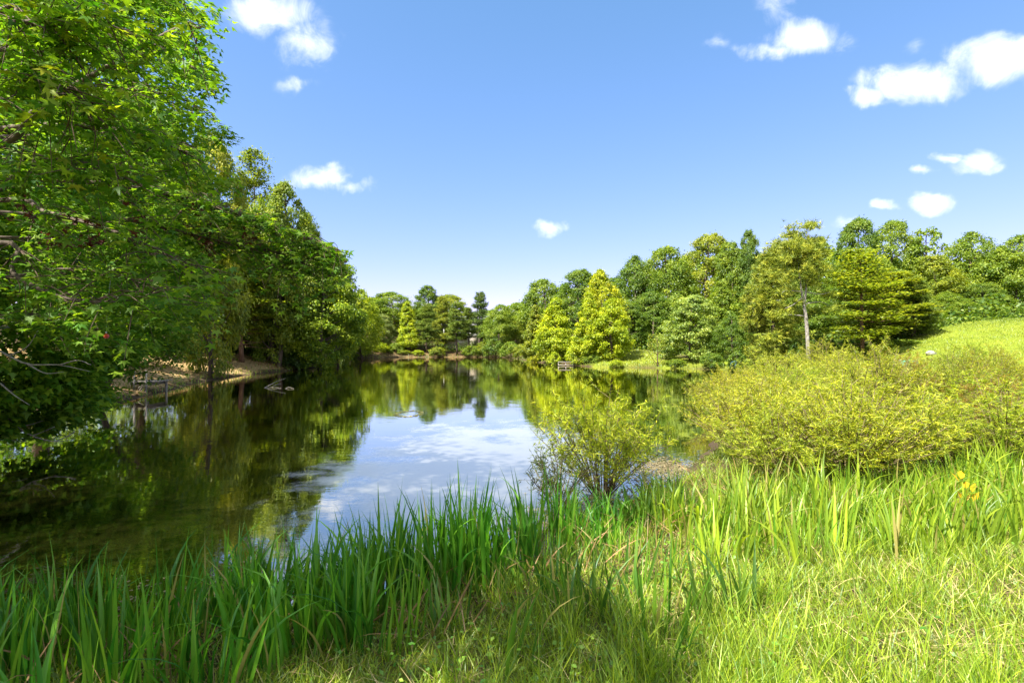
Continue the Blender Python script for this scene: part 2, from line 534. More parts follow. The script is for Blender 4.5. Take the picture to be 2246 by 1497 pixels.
def water_mat():
    m, nt, N, L = _mat('pond_water')
    tc = N('ShaderNodeTexCoord')
    mp = N('ShaderNodeMapping'); mp.inputs['Scale'].default_value = (1, 1.6, 1)
    L(tc.outputs['Object'], mp.inputs['Vector'])
    a = N('ShaderNodeTexNoise'); a.inputs['Scale'].default_value = 2.6; a.inputs['Detail'].default_value = 4
    b = N('ShaderNodeTexNoise'); b.inputs['Scale'].default_value = .35; b.inputs['Detail'].default_value = 2
    L(mp.outputs[0], a.inputs['Vector']); L(mp.outputs[0], b.inputs['Vector'])
    pw = N('ShaderNodeMapRange'); pw.inputs['From Min'].default_value = .42; pw.inputs['From Max'].default_value = .66
    pw.inputs['To Min'].default_value = .35; pw.inputs['To Max'].default_value = 1.0
    L(b.outputs[0], pw.inputs['Value'])
    mu = N('ShaderNodeMath'); mu.operation = 'MULTIPLY'; L(a.outputs[0], mu.inputs[0]); L(pw.outputs[0], mu.inputs[1])
    bp = N('ShaderNodeBump'); bp.inputs['Strength'].default_value = 1.0; bp.inputs['Distance'].default_value = .0032
    L(mu.outputs[0], bp.inputs['Height'])
    di = N('ShaderNodeBsdfDiffuse'); di.inputs['Color'].default_value = (.013, .014, .003, 1)
    gl = N('ShaderNodeBsdfGlossy'); gl.inputs['Roughness'].default_value = .015; gl.inputs['Color'].default_value = (1, .96, .86, 1)
    L(bp.outputs[0], gl.inputs['Normal'])
    # rough gloss patches added to the open middle, imitating pale cloud reflections; elsewhere a mirror
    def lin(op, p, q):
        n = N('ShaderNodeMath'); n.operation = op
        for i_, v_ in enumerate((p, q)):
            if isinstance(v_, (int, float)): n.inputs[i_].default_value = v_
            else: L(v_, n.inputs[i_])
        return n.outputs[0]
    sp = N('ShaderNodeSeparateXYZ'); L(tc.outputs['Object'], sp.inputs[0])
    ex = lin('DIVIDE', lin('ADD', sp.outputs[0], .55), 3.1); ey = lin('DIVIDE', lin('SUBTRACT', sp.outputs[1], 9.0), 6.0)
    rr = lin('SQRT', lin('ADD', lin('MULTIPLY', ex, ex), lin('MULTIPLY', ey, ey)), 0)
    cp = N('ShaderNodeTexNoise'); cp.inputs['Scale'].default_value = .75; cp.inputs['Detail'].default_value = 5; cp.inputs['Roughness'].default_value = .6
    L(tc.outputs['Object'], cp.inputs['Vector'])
    cloud_refl = N('ShaderNodeMapRange'); cloud_refl.interpolation_type = 'SMOOTHSTEP'
    cloud_refl.inputs['From Min'].default_value = .08; cloud_refl.inputs['From Max'].default_value = .55
    L(lin('ADD', lin('SUBTRACT', 1.0, rr), lin('MULTIPLY', lin('SUBTRACT', cp.outputs[0], .5), 1.9)), cloud_refl.inputs['Value'])
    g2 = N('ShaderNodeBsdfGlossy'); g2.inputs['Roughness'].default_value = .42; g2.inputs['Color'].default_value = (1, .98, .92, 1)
    gm = N('ShaderNodeMixShader'); L(lin('MULTIPLY', cloud_refl.outputs[0], .92), gm.inputs[0]); L(gl.outputs[0], gm.inputs[1]); L(g2.outputs[0], gm.inputs[2])
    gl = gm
    fr = N('ShaderNodeFresnel'); fr.inputs['IOR'].default_value = 2.6
    mx = N('ShaderNodeMixShader'); fm = N('ShaderNodeMath'); fm.operation = 'MULTIPLY'; fm.use_clamp = True; fm.inputs[1].default_value = 2.1; L(fr.outputs[0], fm.inputs[0]); L(fm.outputs[0], mx.inputs[0]); L(di.outputs[0], mx.inputs[1]); L(gl.outputs[0], mx.inputs[2])
    o = N('ShaderNodeOutputMaterial'); L(mx.outputs[0], o.inputs[0])
    return m


# ------------------------------------------------------------------ terrain and pond
POND = np.array([(-14, 3.2), (-9, 3.6), (-6, 3.6), (-4, 3.6), (-2.5, 3.85), (-1.2, 4.3), (0, 4.9), (.7, 5.7), (1.5, 6.8), (2.9, 8.4), (4.6, 11.5),
                 (7.5, 17), (11.5, 24), (14.6, 30), (17, 34.6), (17.4, 38.5), (14, 41.5), (10, 43), (7, 44), (5, 48), (1.8, 56), (.5, 66), (-1, 70.5),
                 (-8, 72), (-16, 71.2), (-21, 66), (-19, 58), (-16.3, 48), (-16.7, 39), (-17.3, 33.5), (-17.1, 28.6), (-15, 21.8), (-13.2, 16), (-12.6, 10), (-15, 6)], float)


def pond_sdf(X, Y):
    X = np.asarray(X, float); Y = np.asarray(Y, float)
    d = np.full(X.shape, 1e9); ins = np.zeros(X.shape, bool)
    n = len(POND)
    for i in range(n):
        a, b = POND[i], POND[(i + 1) % n]
        e = b - a
        t = np.clip(((X - a[0]) * e[0] + (Y - a[1]) * e[1]) / (e @ e), 0, 1)
        d = np.minimum(d, np.hypot(X - a[0] - t * e[0], Y - a[1] - t * e[1]))
        c = (a[1] > Y) != (b[1] > Y)
        with np.errstate(divide='ignore', invalid='ignore'):
            xi = a[0] + (Y - a[1]) * e[0] / (e[1] if e[1] else 1e-9)
        ins ^= c & (X < xi)
    return np.where(ins, -d, d)


def sstep(a, b, x):
    t = np.clip((x - a) / (b - a), 0, 1)
    return t * t * (3 - 2 * t)


_wob = rng.uniform(0, 6.28, 12)


def wob(X, Y):
    return (np.sin(X * 1.7 + _wob[0]) * np.cos(Y * 1.3 + _wob[1]) + .6 * np.sin(X * 3.1 + Y * 2.3 + _wob[2]) + .4 * np.sin(X * 6.3 - Y * 5.1 + _wob[3])) / 2


def ground_z(X, Y):
    X = np.asarray(X, float); Y = np.asarray(Y, float)
    d = pond_sdf(X + .18 * wob(X * 1.4, Y * 1.4), Y + .12 * wob(Y, X))
    dp = np.maximum(d, 0)
    z = .42 * (1 - np.exp(-dp / 1.7)) + .02
    left = sstep(-9, -14, X) * sstep(8, 16, Y)
    far = sstep(60, 70, Y) * sstep(6, 0, X)
    cr = sstep(36, 44, Y) * sstep(-2, 5, X) * (1 - sstep(13, 19, X))
    z = z + left * np.minimum(.17 * np.maximum(dp - .4, 0), 3.0)
    z = z + far * np.minimum(.06 * dp, 1.6)
    z = z + cr * np.minimum(.075 * dp, 2.4)
    z = z + 3.25 * sstep(14, 34, X) * sstep(2, 12, Y)
    z = z + np.minimum(.10 * np.maximum(Y - 62, 0), 4.5) * sstep(2, 14, X)
    z = z + .035 * wob(X, Y) * sstep(.2, 1.5, dp) + .06 * wob(X * .3, Y * .3) * sstep(1, 4, dp)
    zin = -np.minimum(.35 * np.maximum(-d, 0) + .02, 1.3)
    return np.where(d > 0, z, zin)


def gz(x, y):
    return float(ground_z(np.array([x]), np.array([y]))[0])


def hit(px, py, y0=2.0, y1=120.0):
    """first ground (or water) point on the sight line through a photograph pixel"""
    Y = np.linspace(y0, y1, 6000)
    X = (px - 1123) / F * Y; Z = EYE - (py - 748.5) / F * Y
    g = np.maximum(ground_z(X, Y), 0)
    k = np.argmax(Z <= g)
    return np.array([X[k], Y[k], g[k]])


def make_terrain():
    n = 210
    t = np.linspace(-1, 1, n)
    X = np.sinh(t * 5.2) / np.sinh(5.2) * 420
    s = np.linspace(0, 1, n + 40)
    Y = -40 + 0 * s
    a = np.linspace(-1.5, 1, n + 40)
    Y = 5 + np.where(a < 0, -np.sinh(-a * 2.6) / np.sinh(3.9) * 120, np.sinh(a * 5.4) / np.sinh(5.4) * 480)
    gx, gy = np.meshgrid(X, Y)
    gzv = ground_z(gx, gy)
    V = np.stack([gx, gy, gzv], -1).reshape(-1, 3)
    nx, ny = len(X), len(Y)
    i = np.arange(ny - 1)[:, None] * nx; j = np.arange(nx - 1)[None]
    Q = np.stack([i + j, i + j + 1, i + nx + j + 1, i + nx + j], -1).reshape(-1, 4)
    mb = MB(); mb.add(V, Q)
    o = mb.build('ground', terrain_mat(), smooth=True)
    tag(o, 'grassy banks and rising lawn around the pond', None, None, 'structure')
    d = pond_sdf(gx, gy)
    lawn = np.zeros_like(gx)
    lawn = np.maximum(lawn, sstep(9, 14, gx) * sstep(5, 14, gy) * (1 - sstep(40, 46, gy + 0 * gx) * sstep(22, 12, gx)))
    lawn = np.maximum(lawn, sstep(38, 42, gy) * sstep(62, 56, gy) * sstep(5.5, 8, gx) * sstep(17, 14, gx))
    lawn = np.maximum(lawn, .45 * sstep(12, 6, gy) * sstep(.3, 1.2, d))
    straw = sstep(-10, -14, gx) * sstep(14, 18, gy) * sstep(60, 50, gy) * sstep(11, 7, d) * sstep(.1, .8, d)
    straw = np.maximum(straw, sstep(66, 69, gy) * sstep(2, -2, gx) * sstep(5, 1.5, d) * .40)
    mud = sstep(.35, 0, d)
    for k, a in (('lawn', lawn), ('straw', straw), ('mud', mud)):
        at = o.data.attributes.new(k, 'FLOAT', 'POINT')
        at.data.foreach_set('value', a.ravel().astype(np.float32))


make_terrain()
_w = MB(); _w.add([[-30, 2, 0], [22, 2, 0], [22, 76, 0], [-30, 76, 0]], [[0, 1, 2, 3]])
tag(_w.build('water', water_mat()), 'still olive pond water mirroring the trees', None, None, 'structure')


# ------------------------------------------------------------------ tree makers: each returns [(part name, mesh, kind)]
PROFILES = {
    'round': lambda t: np.sin(pi * np.clip(t * .92 + .08, 0, 1) ** .8) ** .7,
    'oak': lambda t: np.minimum(1, .45 + 1.6 * t) * np.sqrt(np.clip(1 - t ** 2.6, 0, 1)),
    'cone': lambda t: np.minimum(1, .55 + 3 * t) * (1 - t) ** .75 + .05,
    'spindle': lambda t: (np.minimum(1, .5 + 2.2 * t)) * (1 - t ** 1.6) ** .9 + .04,
    'dome': lambda t: np.sqrt(np.clip(1 - t ** 2, 0, 1)) * (.85 + .15 * np.minimum(1, t * 4)),
}


def broadleaf(seed, H, R, cb, n_puff, n_leaf, leaf, profile='round', puff=(.16, .26), flat=.75, trunk_r=None, tmpl=QUAD, hang=0.0, lean=(0, 0), inner=.35, limb_r=1.0, sides=6):
    r = np.random.default_rng(seed)
    prof = PROFILES[profile]
    trunk_r = trunk_r or H * .016
    wb = MB()
    zs = np.linspace(0, 1, 9)
    wx = np.cumsum(r.normal(0, .012 * H, 9)); wy = np.cumsum(r.normal(0, .012 * H, 9)); wx -= wx[0]; wy -= wy[0]
    axis = lambda h: np.stack([np.interp(h, zs, wx) + lean[0] * h * H, np.interp(h, zs, wy) + lean[1] * h * H, h * H], -1)
    top = .9
    tube(wb, axis(zs * top), trunk_r * (1.25 - zs) ** .8 + .004 * H * .3, sides + 2)
    t = np.sort(r.uniform(0, 1, n_puff) ** .9)
    az = np.arange(n_puff) * 2.39996 + r.normal(0, .5, n_puff)
    rad = R * prof(t) * np.sqrt(r.uniform(inner, 1.0, n_puff))
    hh = cb + (1 - cb) * t * .97
    c = axis(hh)
    c[:, 0] += rad * np.cos(az); c[:, 1] += rad * np.sin(az)
    rp = R * r.uniform(puff[0], puff[1], n_puff) * (.55 + .45 * prof(t))
    # limbs reach from the trunk to the clumps
    sel = r.choice(n_puff, min(n_puff, 34), replace=False)
    for i in sel:
        h0 = max(.06 * r.uniform(.8, 1.2), hh[i] - rad[i] / H * r.uniform(.35, .75))
        a = axis(np.array([min(h0, top - .02)]))[0]
        mid = a * .5 + c[i] * .5 + np.array([0, 0, -.05 * rad[i]]) + r.normal(0, .03 * R, 3)
        P = curve_pts([a, mid, c[i]], 6)
        tube(wb, P, np.linspace(trunk_r * .34 * limb_r, trunk_r * .06, 6), sides - 1, cap=False)
    fb = MB()
    wts = rp ** 2; wts /= wts.sum()
    k = r.choice(n_puff, n_leaf, p=wts)
    d = norm(r.normal(size=(n_leaf, 3)) + np.array([0, 0, .25]))
    P = c[k] + d * (rp[k] * r.uniform(.25, 1.05, n_leaf) ** .55)[:, None] * np.array([1, 1, flat])
    stray = r.uniform(0, 1, n_leaf) < .42
    P = np.where(stray[:, None], c[k] + (P - c[k]) * r.uniform(1.0, 1.9, n_leaf)[:, None], P)
    P[:, 2] -= hang * r.uniform(0, 1, n_leaf) ** 2
    out = norm(np.stack([np.cos(az[k]), np.sin(az[k]), np.full(n_leaf, .15)], 1))
    Nn = d * .45 + out * .25 + np.array([0, 0, .5]) + r.normal(0, .5, (n_leaf, 3))
    P[:, 2] = np.maximum(P[:, 2], .04)
    clump = r.normal(0, .16, n_puff)
    leaf_cloud(fb, P, Nn, leaf * r.uniform(.65, 1.3, n_leaf), tmpl, along=d + out * .6 + np.array([0, 0, -.5]) + r.normal(0, .4, (n_leaf, 3)), r=r,
               tint=np.clip(r.uniform(0, 1, n_leaf) * .75 + .125 + clump[k], 0, 1))
    return [('trunk', wb.mesh('trunk', BARK, True), None), ('crown', fb.mesh('crown', LEAF), 'stuff')]


def pine(seed, H, R, cb, n_tuft, tuft, per=5, droop=-.05, trunk_r=None, shape=.8, flatspray=False, bare=0, step=.055, mat=None, ragged=.3):
    r = np.random.default_rng(seed)
    trunk_r = trunk_r or H * .014
    wb = MB()
    zs = np.linspace(0, 1, 8)
    wx = np.cumsum(r.normal(0, .006 * H, 8)); wx -= wx[0]
    axis = lambda h: np.stack([np.interp(h, zs, wx), np.interp(h, zs, wx[::-1] - wx[-1]) * .5, np.asarray(h) * H], -1)
    tube(wb, axis(zs * .985), trunk_r * (1.08 - zs) ** .8, 8)
    hs = []
    h = cb
    while h < .985:
        for q in range(per if h < .9 else 3):
            hs.append((h + r.uniform(-.02, .02), r.uniform(0, 2 * pi)))
        h += step * r.uniform(.7, 1.25)
    spots, dirs = [], []
    for (h, a) in hs:
        t = (h - cb) / (1 - cb)
        Lb = R * ((1 - t) ** shape * min(1, .55 + 2.0 * t) + .07) * r.uniform(1 - ragged, 1.05)
        rise = (droop + .45 * t) + r.normal(0, .08)
        o = axis(np.array([h]))[0]
        dv = np.array([cos(a), sin(a), rise])
        e = o + dv * Lb
        mid = o + dv * Lb * .5 + np.array([0, 0, -.04 * Lb])
        P = curve_pts([o, mid, e + np.array([0, 0, .08 * Lb])], 5)
        tube(wb, P, np.linspace(trunk_r * .26 * (1.2 - t), trunk_r * .05, 5), 4, cap=False)
        m = max(3, int(9 * Lb / R))
        for s in np.linspace(.28, 1, m):
            p = P[0] * (1 - s) + P[-1] * s
            spots.append((p, dv, s * Lb))
    for q in range(bare):
        h = r.uniform(.12, cb); a = r.uniform(0, 2 * pi); o = axis(np.array([h]))[0]
        dv = np.array([cos(a), sin(a), r.uniform(-.15, .25)]) * R * r.uniform(.3, .75)
        tube(wb, curve_pts([o, o + dv * .55 + r.normal(0, .08, 3), o + dv], 5), np.linspace(trunk_r * .22, trunk_r * .05, 5), 4, cap=False)
    S = np.array([s[0] for s in spots]); D = np.array([s[1] for s in spots])
    k = r.integers(0, len(S), n_tuft)
    side = norm(np.cross(D[k], np.array([0, 0, 1.0])))
    off = side * r.normal(0, R * (.17 if flatspray else .10), n_tuft)[:, None] + r.normal(0, .02 * R, (n_tuft, 3))
    off[:, 2] += r.normal(0, R * (.012 if flatspray else .05), n_tuft)
    P = S[k] + off
    fb = MB()
    if flatspray:
        Nn = np.array([0, 0, 1.0]) + r.normal(0, .3, (n_tuft, 3))
        leaf_cloud(fb, P, Nn, tuft * r.uniform(.7, 1.3, n_tuft), QUAD, along=D[k] + side * r.normal(0, .8, n_tuft)[:, None], r=r)
    else:
        al = norm(D[k]) + np.array([0, 0, .55]) + off / (R * .2) * .4
        leaf_cloud(fb, P, r.normal(size=(n_tuft, 3)), tuft * r.uniform(.7, 1.25, n_tuft), NEEDLE, along=al, r=r)
    return [('trunk', wb.mesh('trunk', BARK, True), None), ('crown', fb.mesh('crown', mat or NEEDLES), 'stuff')]


def plant_tree(proto, name, label, cat, x, y, color, sx=1.0, sz=None, rz=0.0, group=None, bark=(1, 1, 1), z=None, sink=.05):
    z = gz(x, y) if z is None else z
    t = empty(name, (x, y, max(z, -.1) - sink), rz, (sx, sx, sz or sx))
    tag(t, label, cat, group)
    for pn, me, kind in proto:
        o = link(pn, me, t)
        if kind: o['kind'] = kind
        o.color = (*color, 1) if pn in ('crown', 'foliage', 'sprays') else (*bark, 1)
    return t


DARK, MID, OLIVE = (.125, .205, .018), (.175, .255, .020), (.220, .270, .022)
LIME, YELLOW, GREY = (.320, .400, .014), (.360, .400, .014), (.190, .240, .065)
PINEC, PINEY = (.150, .215, .028), (.230, .275, .028)

P_OAK = [broadleaf(101, 10, 3.9, .06, 240, 33000, .185, 'oak', (.09, .21)), broadleaf(102, 10, 3.6, .08, 220, 31000, .185, 'round', (.10, .22)),
         broadleaf(103, 10, 3.4, .05, 240, 32000, .18, 'oak', (.09, .20)), broadleaf(104, 10, 3.0, .08, 210, 28000, .185, 'oak', (.10, .21), inner=.2)]
P_SPARSE = broadleaf(105, 10, 2.6, .3, 60, 2600, .30, 'round', (.14, .22), trunk_r=.1)
P_CONE = [broadleaf(111, 10, 2.6, .04, 190, 22000, .21, 'cone', (.11, .25), inner=.3), broadleaf(112, 10, 2.9, .05, 190, 22000, .21, 'spindle', (.11, .25), inner=.3),
          broadleaf(113, 10, 2.3, .03, 170, 18000, .21, 'cone', (.12, .26), inner=.3)]
P_EGG = [broadleaf(114, 10, 2.8, .05, 130, 24000, .21, 'round', (.15, .30), inner=.2), broadleaf(115, 10, 2.7, .04, 150, 24000, .21, 'spindle', (.15, .32), inner=.2)]
P_LAYER = broadleaf(121, 6.5, 3.5, .05, 210, 20000, .20, 'dome', (.12, .2), flat=.34, trunk_r=.1)
P_BANK = [broadleaf(131, 9.5, 3.4, .02, 230, 34000, .17, 'oak', (.10, .22), flat=.6), broadleaf(132, 12, 3.6, .12, 220, 30000, .19, 'round', (.10, .22)),
          broadleaf(133, 12, 3.2, .2, 150, 18000, .21, 'spindle', (.13, .22))]
P_PINE = [pine(141, 10, 2.3, .24, 3800, .40, trunk_r=.15, bare=8), pine(142, 10, 2.0, .32, 3000, .40, trunk_r=.14, bare=10, ragged=.45), pine(143, 10, 2.6, .12, 5200, .40, per=6, trunk_r=.15)]
P_HEM = [pine(151, 10, 3.1, .26, 15000, .19, per=5, droop=-.06, flatspray=True, bare=14, trunk_r=.14, step=.05, mat=LEAF, shape=.6),
         pine(152, 9, 3.2, .22, 12000, .22, per=5, droop=-.02, flatspray=True, bare=12, trunk_r=.13, step=.05, mat=LEAF, shape=.55)]
P_BUSH = [broadleaf(161, 2, 1.3, .03, 60, 4200, .13, 'dome', (.18, .3), trunk_r=.03), broadleaf(162, 2.2, 1.0, .03, 60, 3600, .13, 'round', (.18, .3), trunk_r=.03),
          broadleaf(163, 1.6, 1.4, .02, 60, 4200, .14, 'dome', (.16, .28), trunk_r=.03)]
P_YPINE = pine(164, 2.4, .75, .06, 1500, .26, per=6, trunk_r=.03, step=.07)

HT = {}


def spec(proto, Hp, name, label, cat, px, top, Y, width, color, Wp, rz=None, group=None, z=None, bark=(1, 1, 1), base=None):
    """stand a tree so that its crown reaches photograph row `top` over column px at depth Y, and is `width` pixels broad"""
    x = (px - 1123) / F * Y
    zb = gz(x, Y) if z is None else z
    zt = EYE - (top - 748.5) / F * Y
    sz = (zt - zb + .05) / Hp
    sx = width * Y / F / (2 * Wp)
    return plant_tree(proto, name, label, cat, x, Y, color, sx, sz, random.uniform(0, 6.28) if rz is None else rz, group, bark, z=zb)


# ---- far shore
FG = 'trees along the far shore'
spec(P_OAK[1], 9.9, 'far_tree', 'lime green tree at the far shore, just clear of the near bank trees', 'tree', 795, 640, 66, 100, LIME, 3.9, group=FG)
spec(P_OAK[0], 9.9, 'far_tree', 'broad mid green tree on the far shore behind the round grey-green one', 'tree', 862, 640, 84, 130, MID, 3.9, group=FG)
spec(P_OAK[2], 9.9, 'far_tree', 'round grey-green tree at the water on the far shore', 'tree', 842, 688, 74, 66, GREY, 3.6, group=FG)
spec(P_CONE[0], 9.8, 'far_tree', 'slender bright lime cone tree on the far shore', 'tree', 895, 661, 74, 58, LIME, 2.6, group=FG)
spec(P_OAK[3], 9.9, 'far_tree', 'tallest dark tree on the far shore, with a bushy top above its neighbours', 'tree', 941, 626, 86, 72, DARK, 3.2, group=FG)
spec(P_PINE[0], 9.9, 'pine_tree', 'far shore pine with a bare trunk mirrored in the pond, beside the lime cone tree', 'pine', 937, 665, 73.5, 72, PINEC, 2.3, group=FG)
spec(P_PINE[1], 9.9, 'pine_tree', 'far shore pine whose dark trunk stands before the pale house', 'pine', 1003, 660, 73.0, 76, PINEC, 2.1, group=FG)
spec(P_PINE[2], 9.9, 'pine_tree', 'bushy pale pine behind the two pine trunks on the far shore', 'pine', 972, 652, 79, 80, PINEY, 2.5, group=FG)
spec(P_PINE[0], 9.9, 'pine_tree', 'tall dark pine with a pointed top beside the dip in the far skyline', 'pine', 1053, 640, 80, 66, (.10, .16, .035), 2.3, group=FG)
spec(P_PINE[1], 9.9, 'pine_tree', 'thin pine with a low crown between the house and the pointed dark pine', 'pine', 1028, 672, 76, 54, PINEC, 2.1, group=FG)
spec(P_OAK[0], 9.9, 'far_tree', 'rounded mid green tree at the corner of the far shore', 'tree', 1094, 668, 74, 84, MID, 3.9, group=FG)
spec(P_BUSH[0], 1.95, 'shrub', 'dark green round shrub overhanging the water at the far corner', 'shrub', 1083, 742, 71.6, 56, DARK, 1.5, group=FG)
spec(P_BUSH[1], 2.1, 'shrub', 'pale yellow-green shrub at the far waterline under the grey-green tree', 'shrub', 835, 752, 71.6, 44, LIME, 1.2, group=FG)
spec(P_BUSH[2], 1.55, 'shrub', 'low lime shrub before the pine trunk on the far shore', 'shrub', 917, 768, 72.4, 30, LIME, 1.5, group=FG)
spec(P_BUSH[0], 1.95, 'shrub', 'mid green shrub at the far shore below the lime cone tree', 'shrub', 868, 752, 73, 44, MID, 1.5, group=FG)
spec(P_BUSH[1], 2.1, 'shrub', 'mid green shrub under the first lime tree of the far shore', 'shrub', 795, 742, 69, 50, OLIVE, 1.2, group=FG)
spec(P_OAK[2], 9.9, 'far_tree', 'olive tree of the skyline between the tallest tree and the pointed pine', 'tree', 995, 645, 92, 100, OLIVE, 3.6, group=FG)
spec(P_OAK[1], 9.9, 'far_tree', 'small distant tree in the dip of the skyline', 'tree', 1128, 664, 92, 96, MID, 3.8, group=FG)
spec(P_OAK[3], 9.9, 'far_tree', 'dark tree of the far skyline over the round grey-green tree', 'tree', 820, 652, 90, 90, DARK, 3.2, group=FG)
spec(P_OAK[2], 9.9, 'far_tree', 'mid green tree filling the far corner behind the dark overhanging shrub', 'tree', 1132, 700, 78, 70, OLIVE, 3.6, group=FG)

for (i, px, top, Y, w, col, lab) in ((0, 765, 752, 66, 44, MID, 'shrub at the far waterline close to the near point'), (2, 958, 762, 72.6, 44, OLIVE, 'low shrub at the foot of the pine trunks on the far shore'),
                                     (0, 1035, 758, 72.4, 48, MID, 'green shrub at the far waterline beyond the house pine'), (1, 1058, 750, 72.6, 40, OLIVE, 'taller olive shrub beside the dark overhanging one'),
                                     (0, 1120, 750, 69, 56, MID, 'shrub at the far corner below the small distant tree'), (1, 1142, 755, 64, 44, OLIVE, 'shrub between the far corner and the yellow-green one'), (2, 885, 768, 72.6, 36, OLIVE, 'small shrub at the waterline under the lime cone tree')):
    spec(P_BUSH[i], (1.95, 2.1, 1.55)[i], 'shrub', lab, 'shrub', px, top, Y, w, col, (1.5, 1.2, 1.5)[i], group=FG)

# ---- centre and right shore
CG = 'trees on the wooded shore across the pond'
spec(P_OAK[0], 9.9, 'oak_tree', 'first dark oak of the rising wood beside the dip in the skyline', 'tree', 1195, 612, 72, 130, MID, 3.9, group=CG)
spec(P_OAK[2], 9.9, 'oak_tree', 'dark oak behind the two-tiered yellow tree', 'tree', 1262, 590, 68, 130, DARK, 3.6, group=CG)
spec(P_CONE[2], 9.8, 'poplar_tree', 'small lime cone tree leaning against the taller lime cone', 'tree', 1176, 672, 55, 70, OLIVE, 2.4, group=CG)
spec(P_EGG[1], 9.8, 'poplar_tree', 'bright lime cone tree at the water, pointed and full to the ground', 'tree', 1215, 655, 51, 92, LIME, 2.6, group=CG)
spec(P_EGG[0], 9.8, 'poplar_tree', 'tall bright yellow tree with a rounded top, standing in two tiers', 'tree', 1322, 592, 50, 96, YELLOW, 2.9, group=CG)
spec(P_CONE[0], 9.8, 'poplar_tree', 'yellow-green cone tree joined to the tall yellow one on its pond side', 'tree', 1288, 640, 47, 78, LIME, 2.6, rz=1.0, group=CG)
spec(P_EGG[0], 9.8, 'poplar_tree', 'yellow-green tree with a dark trunk on the mown slope, its shade on the grass', 'tree', 1340, 655, 46.5, 74, LIME, 2.3, rz=2.0, group=CG)
spec(P_OAK[1], 9.9, 'oak_tree', 'dark rounded oak behind the mown slope', 'tree', 1398, 560, 64, 130, DARK, 3.8, group=CG)
spec(P_OAK[0], 9.9, 'oak_tree', 'broad oak with sunlit olive crown, above the mown slope', 'tree', 1470, 542, 66, 150, MID, 3.9, group=CG)
spec(P_OAK[2], 9.9, 'oak_tree', 'tall oak at the high point of the wood over the layered tree', 'tree', 1545, 512, 68, 150, OLIVE, 3.6, group=CG)
spec(P_OAK[3], 9.9, 'oak_tree', 'narrow oak rising beside the tall olive one', 'tree', 1610, 530, 62, 100, MID, 3.2, group=CG)
spec(P_OAK[3], 9.9, 'oak_tree', 'dark steeple shaped tree with a knob of leaves on the skyline', 'tree', 1642, 503, 60, 66, DARK, 3.2, group=CG)
spec(P_LAYER, 6.5, 'dogwood_tree', 'wide dome shaped tree of layered pale green sprays at the water', 'tree', 1513, 646, 44.5, 150, (.22, .30, .05), 3.6, group=CG)
spec(P_CONE[1], 9.8, 'oak_tree', 'slim pale tree behind the layered dome tree', 'tree', 1585, 620, 52, 100, MID, 2.9, group=CG)
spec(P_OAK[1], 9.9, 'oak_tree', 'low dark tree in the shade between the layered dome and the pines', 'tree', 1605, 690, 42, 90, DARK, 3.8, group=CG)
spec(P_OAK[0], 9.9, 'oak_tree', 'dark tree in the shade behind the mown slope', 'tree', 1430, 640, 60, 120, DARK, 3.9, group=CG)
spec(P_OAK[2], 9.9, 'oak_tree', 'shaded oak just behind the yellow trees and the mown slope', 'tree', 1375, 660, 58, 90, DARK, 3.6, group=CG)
for (i, px, top, Y, w, col, lab) in ((1, 1170, 768, 57, 44, YELLOW, 'yellow-green shrub at the corner where the far shore turns'), (0, 1185, 760, 54.5, 40, DARK, 'dark shrub under the small lime cone tree'),
                                     (2, 1168, 783, 54, 26, YELLOW, 'bright yellow rounded shrub dipping into the water'), (1, 1215, 778, 48, 36, LIME, 'lime shrub at the foot of the bright cone tree'),
                                     (0, 1262, 762, 47, 56, LIME, 'lime shrub beside the white rail at the water'), (2, 1300, 778, 46, 46, MID, 'green shrub on the waterline below the yellow trees'),
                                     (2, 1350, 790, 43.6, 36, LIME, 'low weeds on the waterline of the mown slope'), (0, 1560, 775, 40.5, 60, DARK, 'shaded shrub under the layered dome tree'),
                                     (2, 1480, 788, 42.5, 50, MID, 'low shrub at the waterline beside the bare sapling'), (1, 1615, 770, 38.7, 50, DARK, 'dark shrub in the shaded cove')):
    spec(P_BUSH[i], (1.95, 2.1, 1.55)[i], 'shrub', lab, 'shrub', px, top, Y, w, col, (1.5, 1.2, 1.5)[i], group='shrubs along the waterline')

# ---- right hand trees beyond the lawn
RG = 'trees beyond the lawn'
spec(P_PINE[2], 9.9, 'pine_tree', 'bushy pine with dark trunk on the pond side of the pale forked pine', 'pine', 1692, 545, 32.5, 165, PINEY, 2.5, group=RG, bark=(.8, .8, .8))
spec(P_PINE[0], 9.9, 'pine_tree', 'dense pine behind the pale forked trunk', 'pine', 1745, 525, 40, 150, PINEC, 2.3, group=RG)
spec(P_HEM[1], 8.9, 'pine_tree', 'brown trunked pine with flat yellow-green layers beside the lawn', 'pine', 1893, 555, 29.5, 205, (.24, .30, .030), 3.2, group=RG, bark=(1.5, 1.1, .95))
spec(P_HEM[0], 9.9, 'pine_tree', 'layered pine standing behind the brown trunked one', 'pine', 1945, 600, 33, 200, PINEY, 3.1, group=RG)
spec(P_PINE[2], 9.9, 'pine_tree', 'dark low conifer at the edge of the lawn, its shade on the grass', 'pine', 2003, 610, 33, 120, PINEC, 2.6, group=RG)
spec(P_OAK[2], 9.9, 'oak_tree', 'tall oak behind the pines with the highest crown on the skyline', 'tree', 1885, 474, 46, 115, DARK, 3.6, group=RG)
spec(P_OAK[0], 9.9, 'oak_tree', 'broad dark oak beside the highest crown', 'tree', 1960, 486, 48, 130, MID, 3.9, group=RG)
spec(P_SPARSE, 9.9, 'thin_tree', 'thin tree with see-through crown on the skyline between two oaks', 'tree', 2036, 487, 46, 90, MID, 2.6, group=RG)
spec(P_OAK[1], 9.9, 'oak_tree', 'big rounded oak beyond the crest of the lawn', 'tree', 2125, 508, 44, 160, MID, 3.8, group=RG)
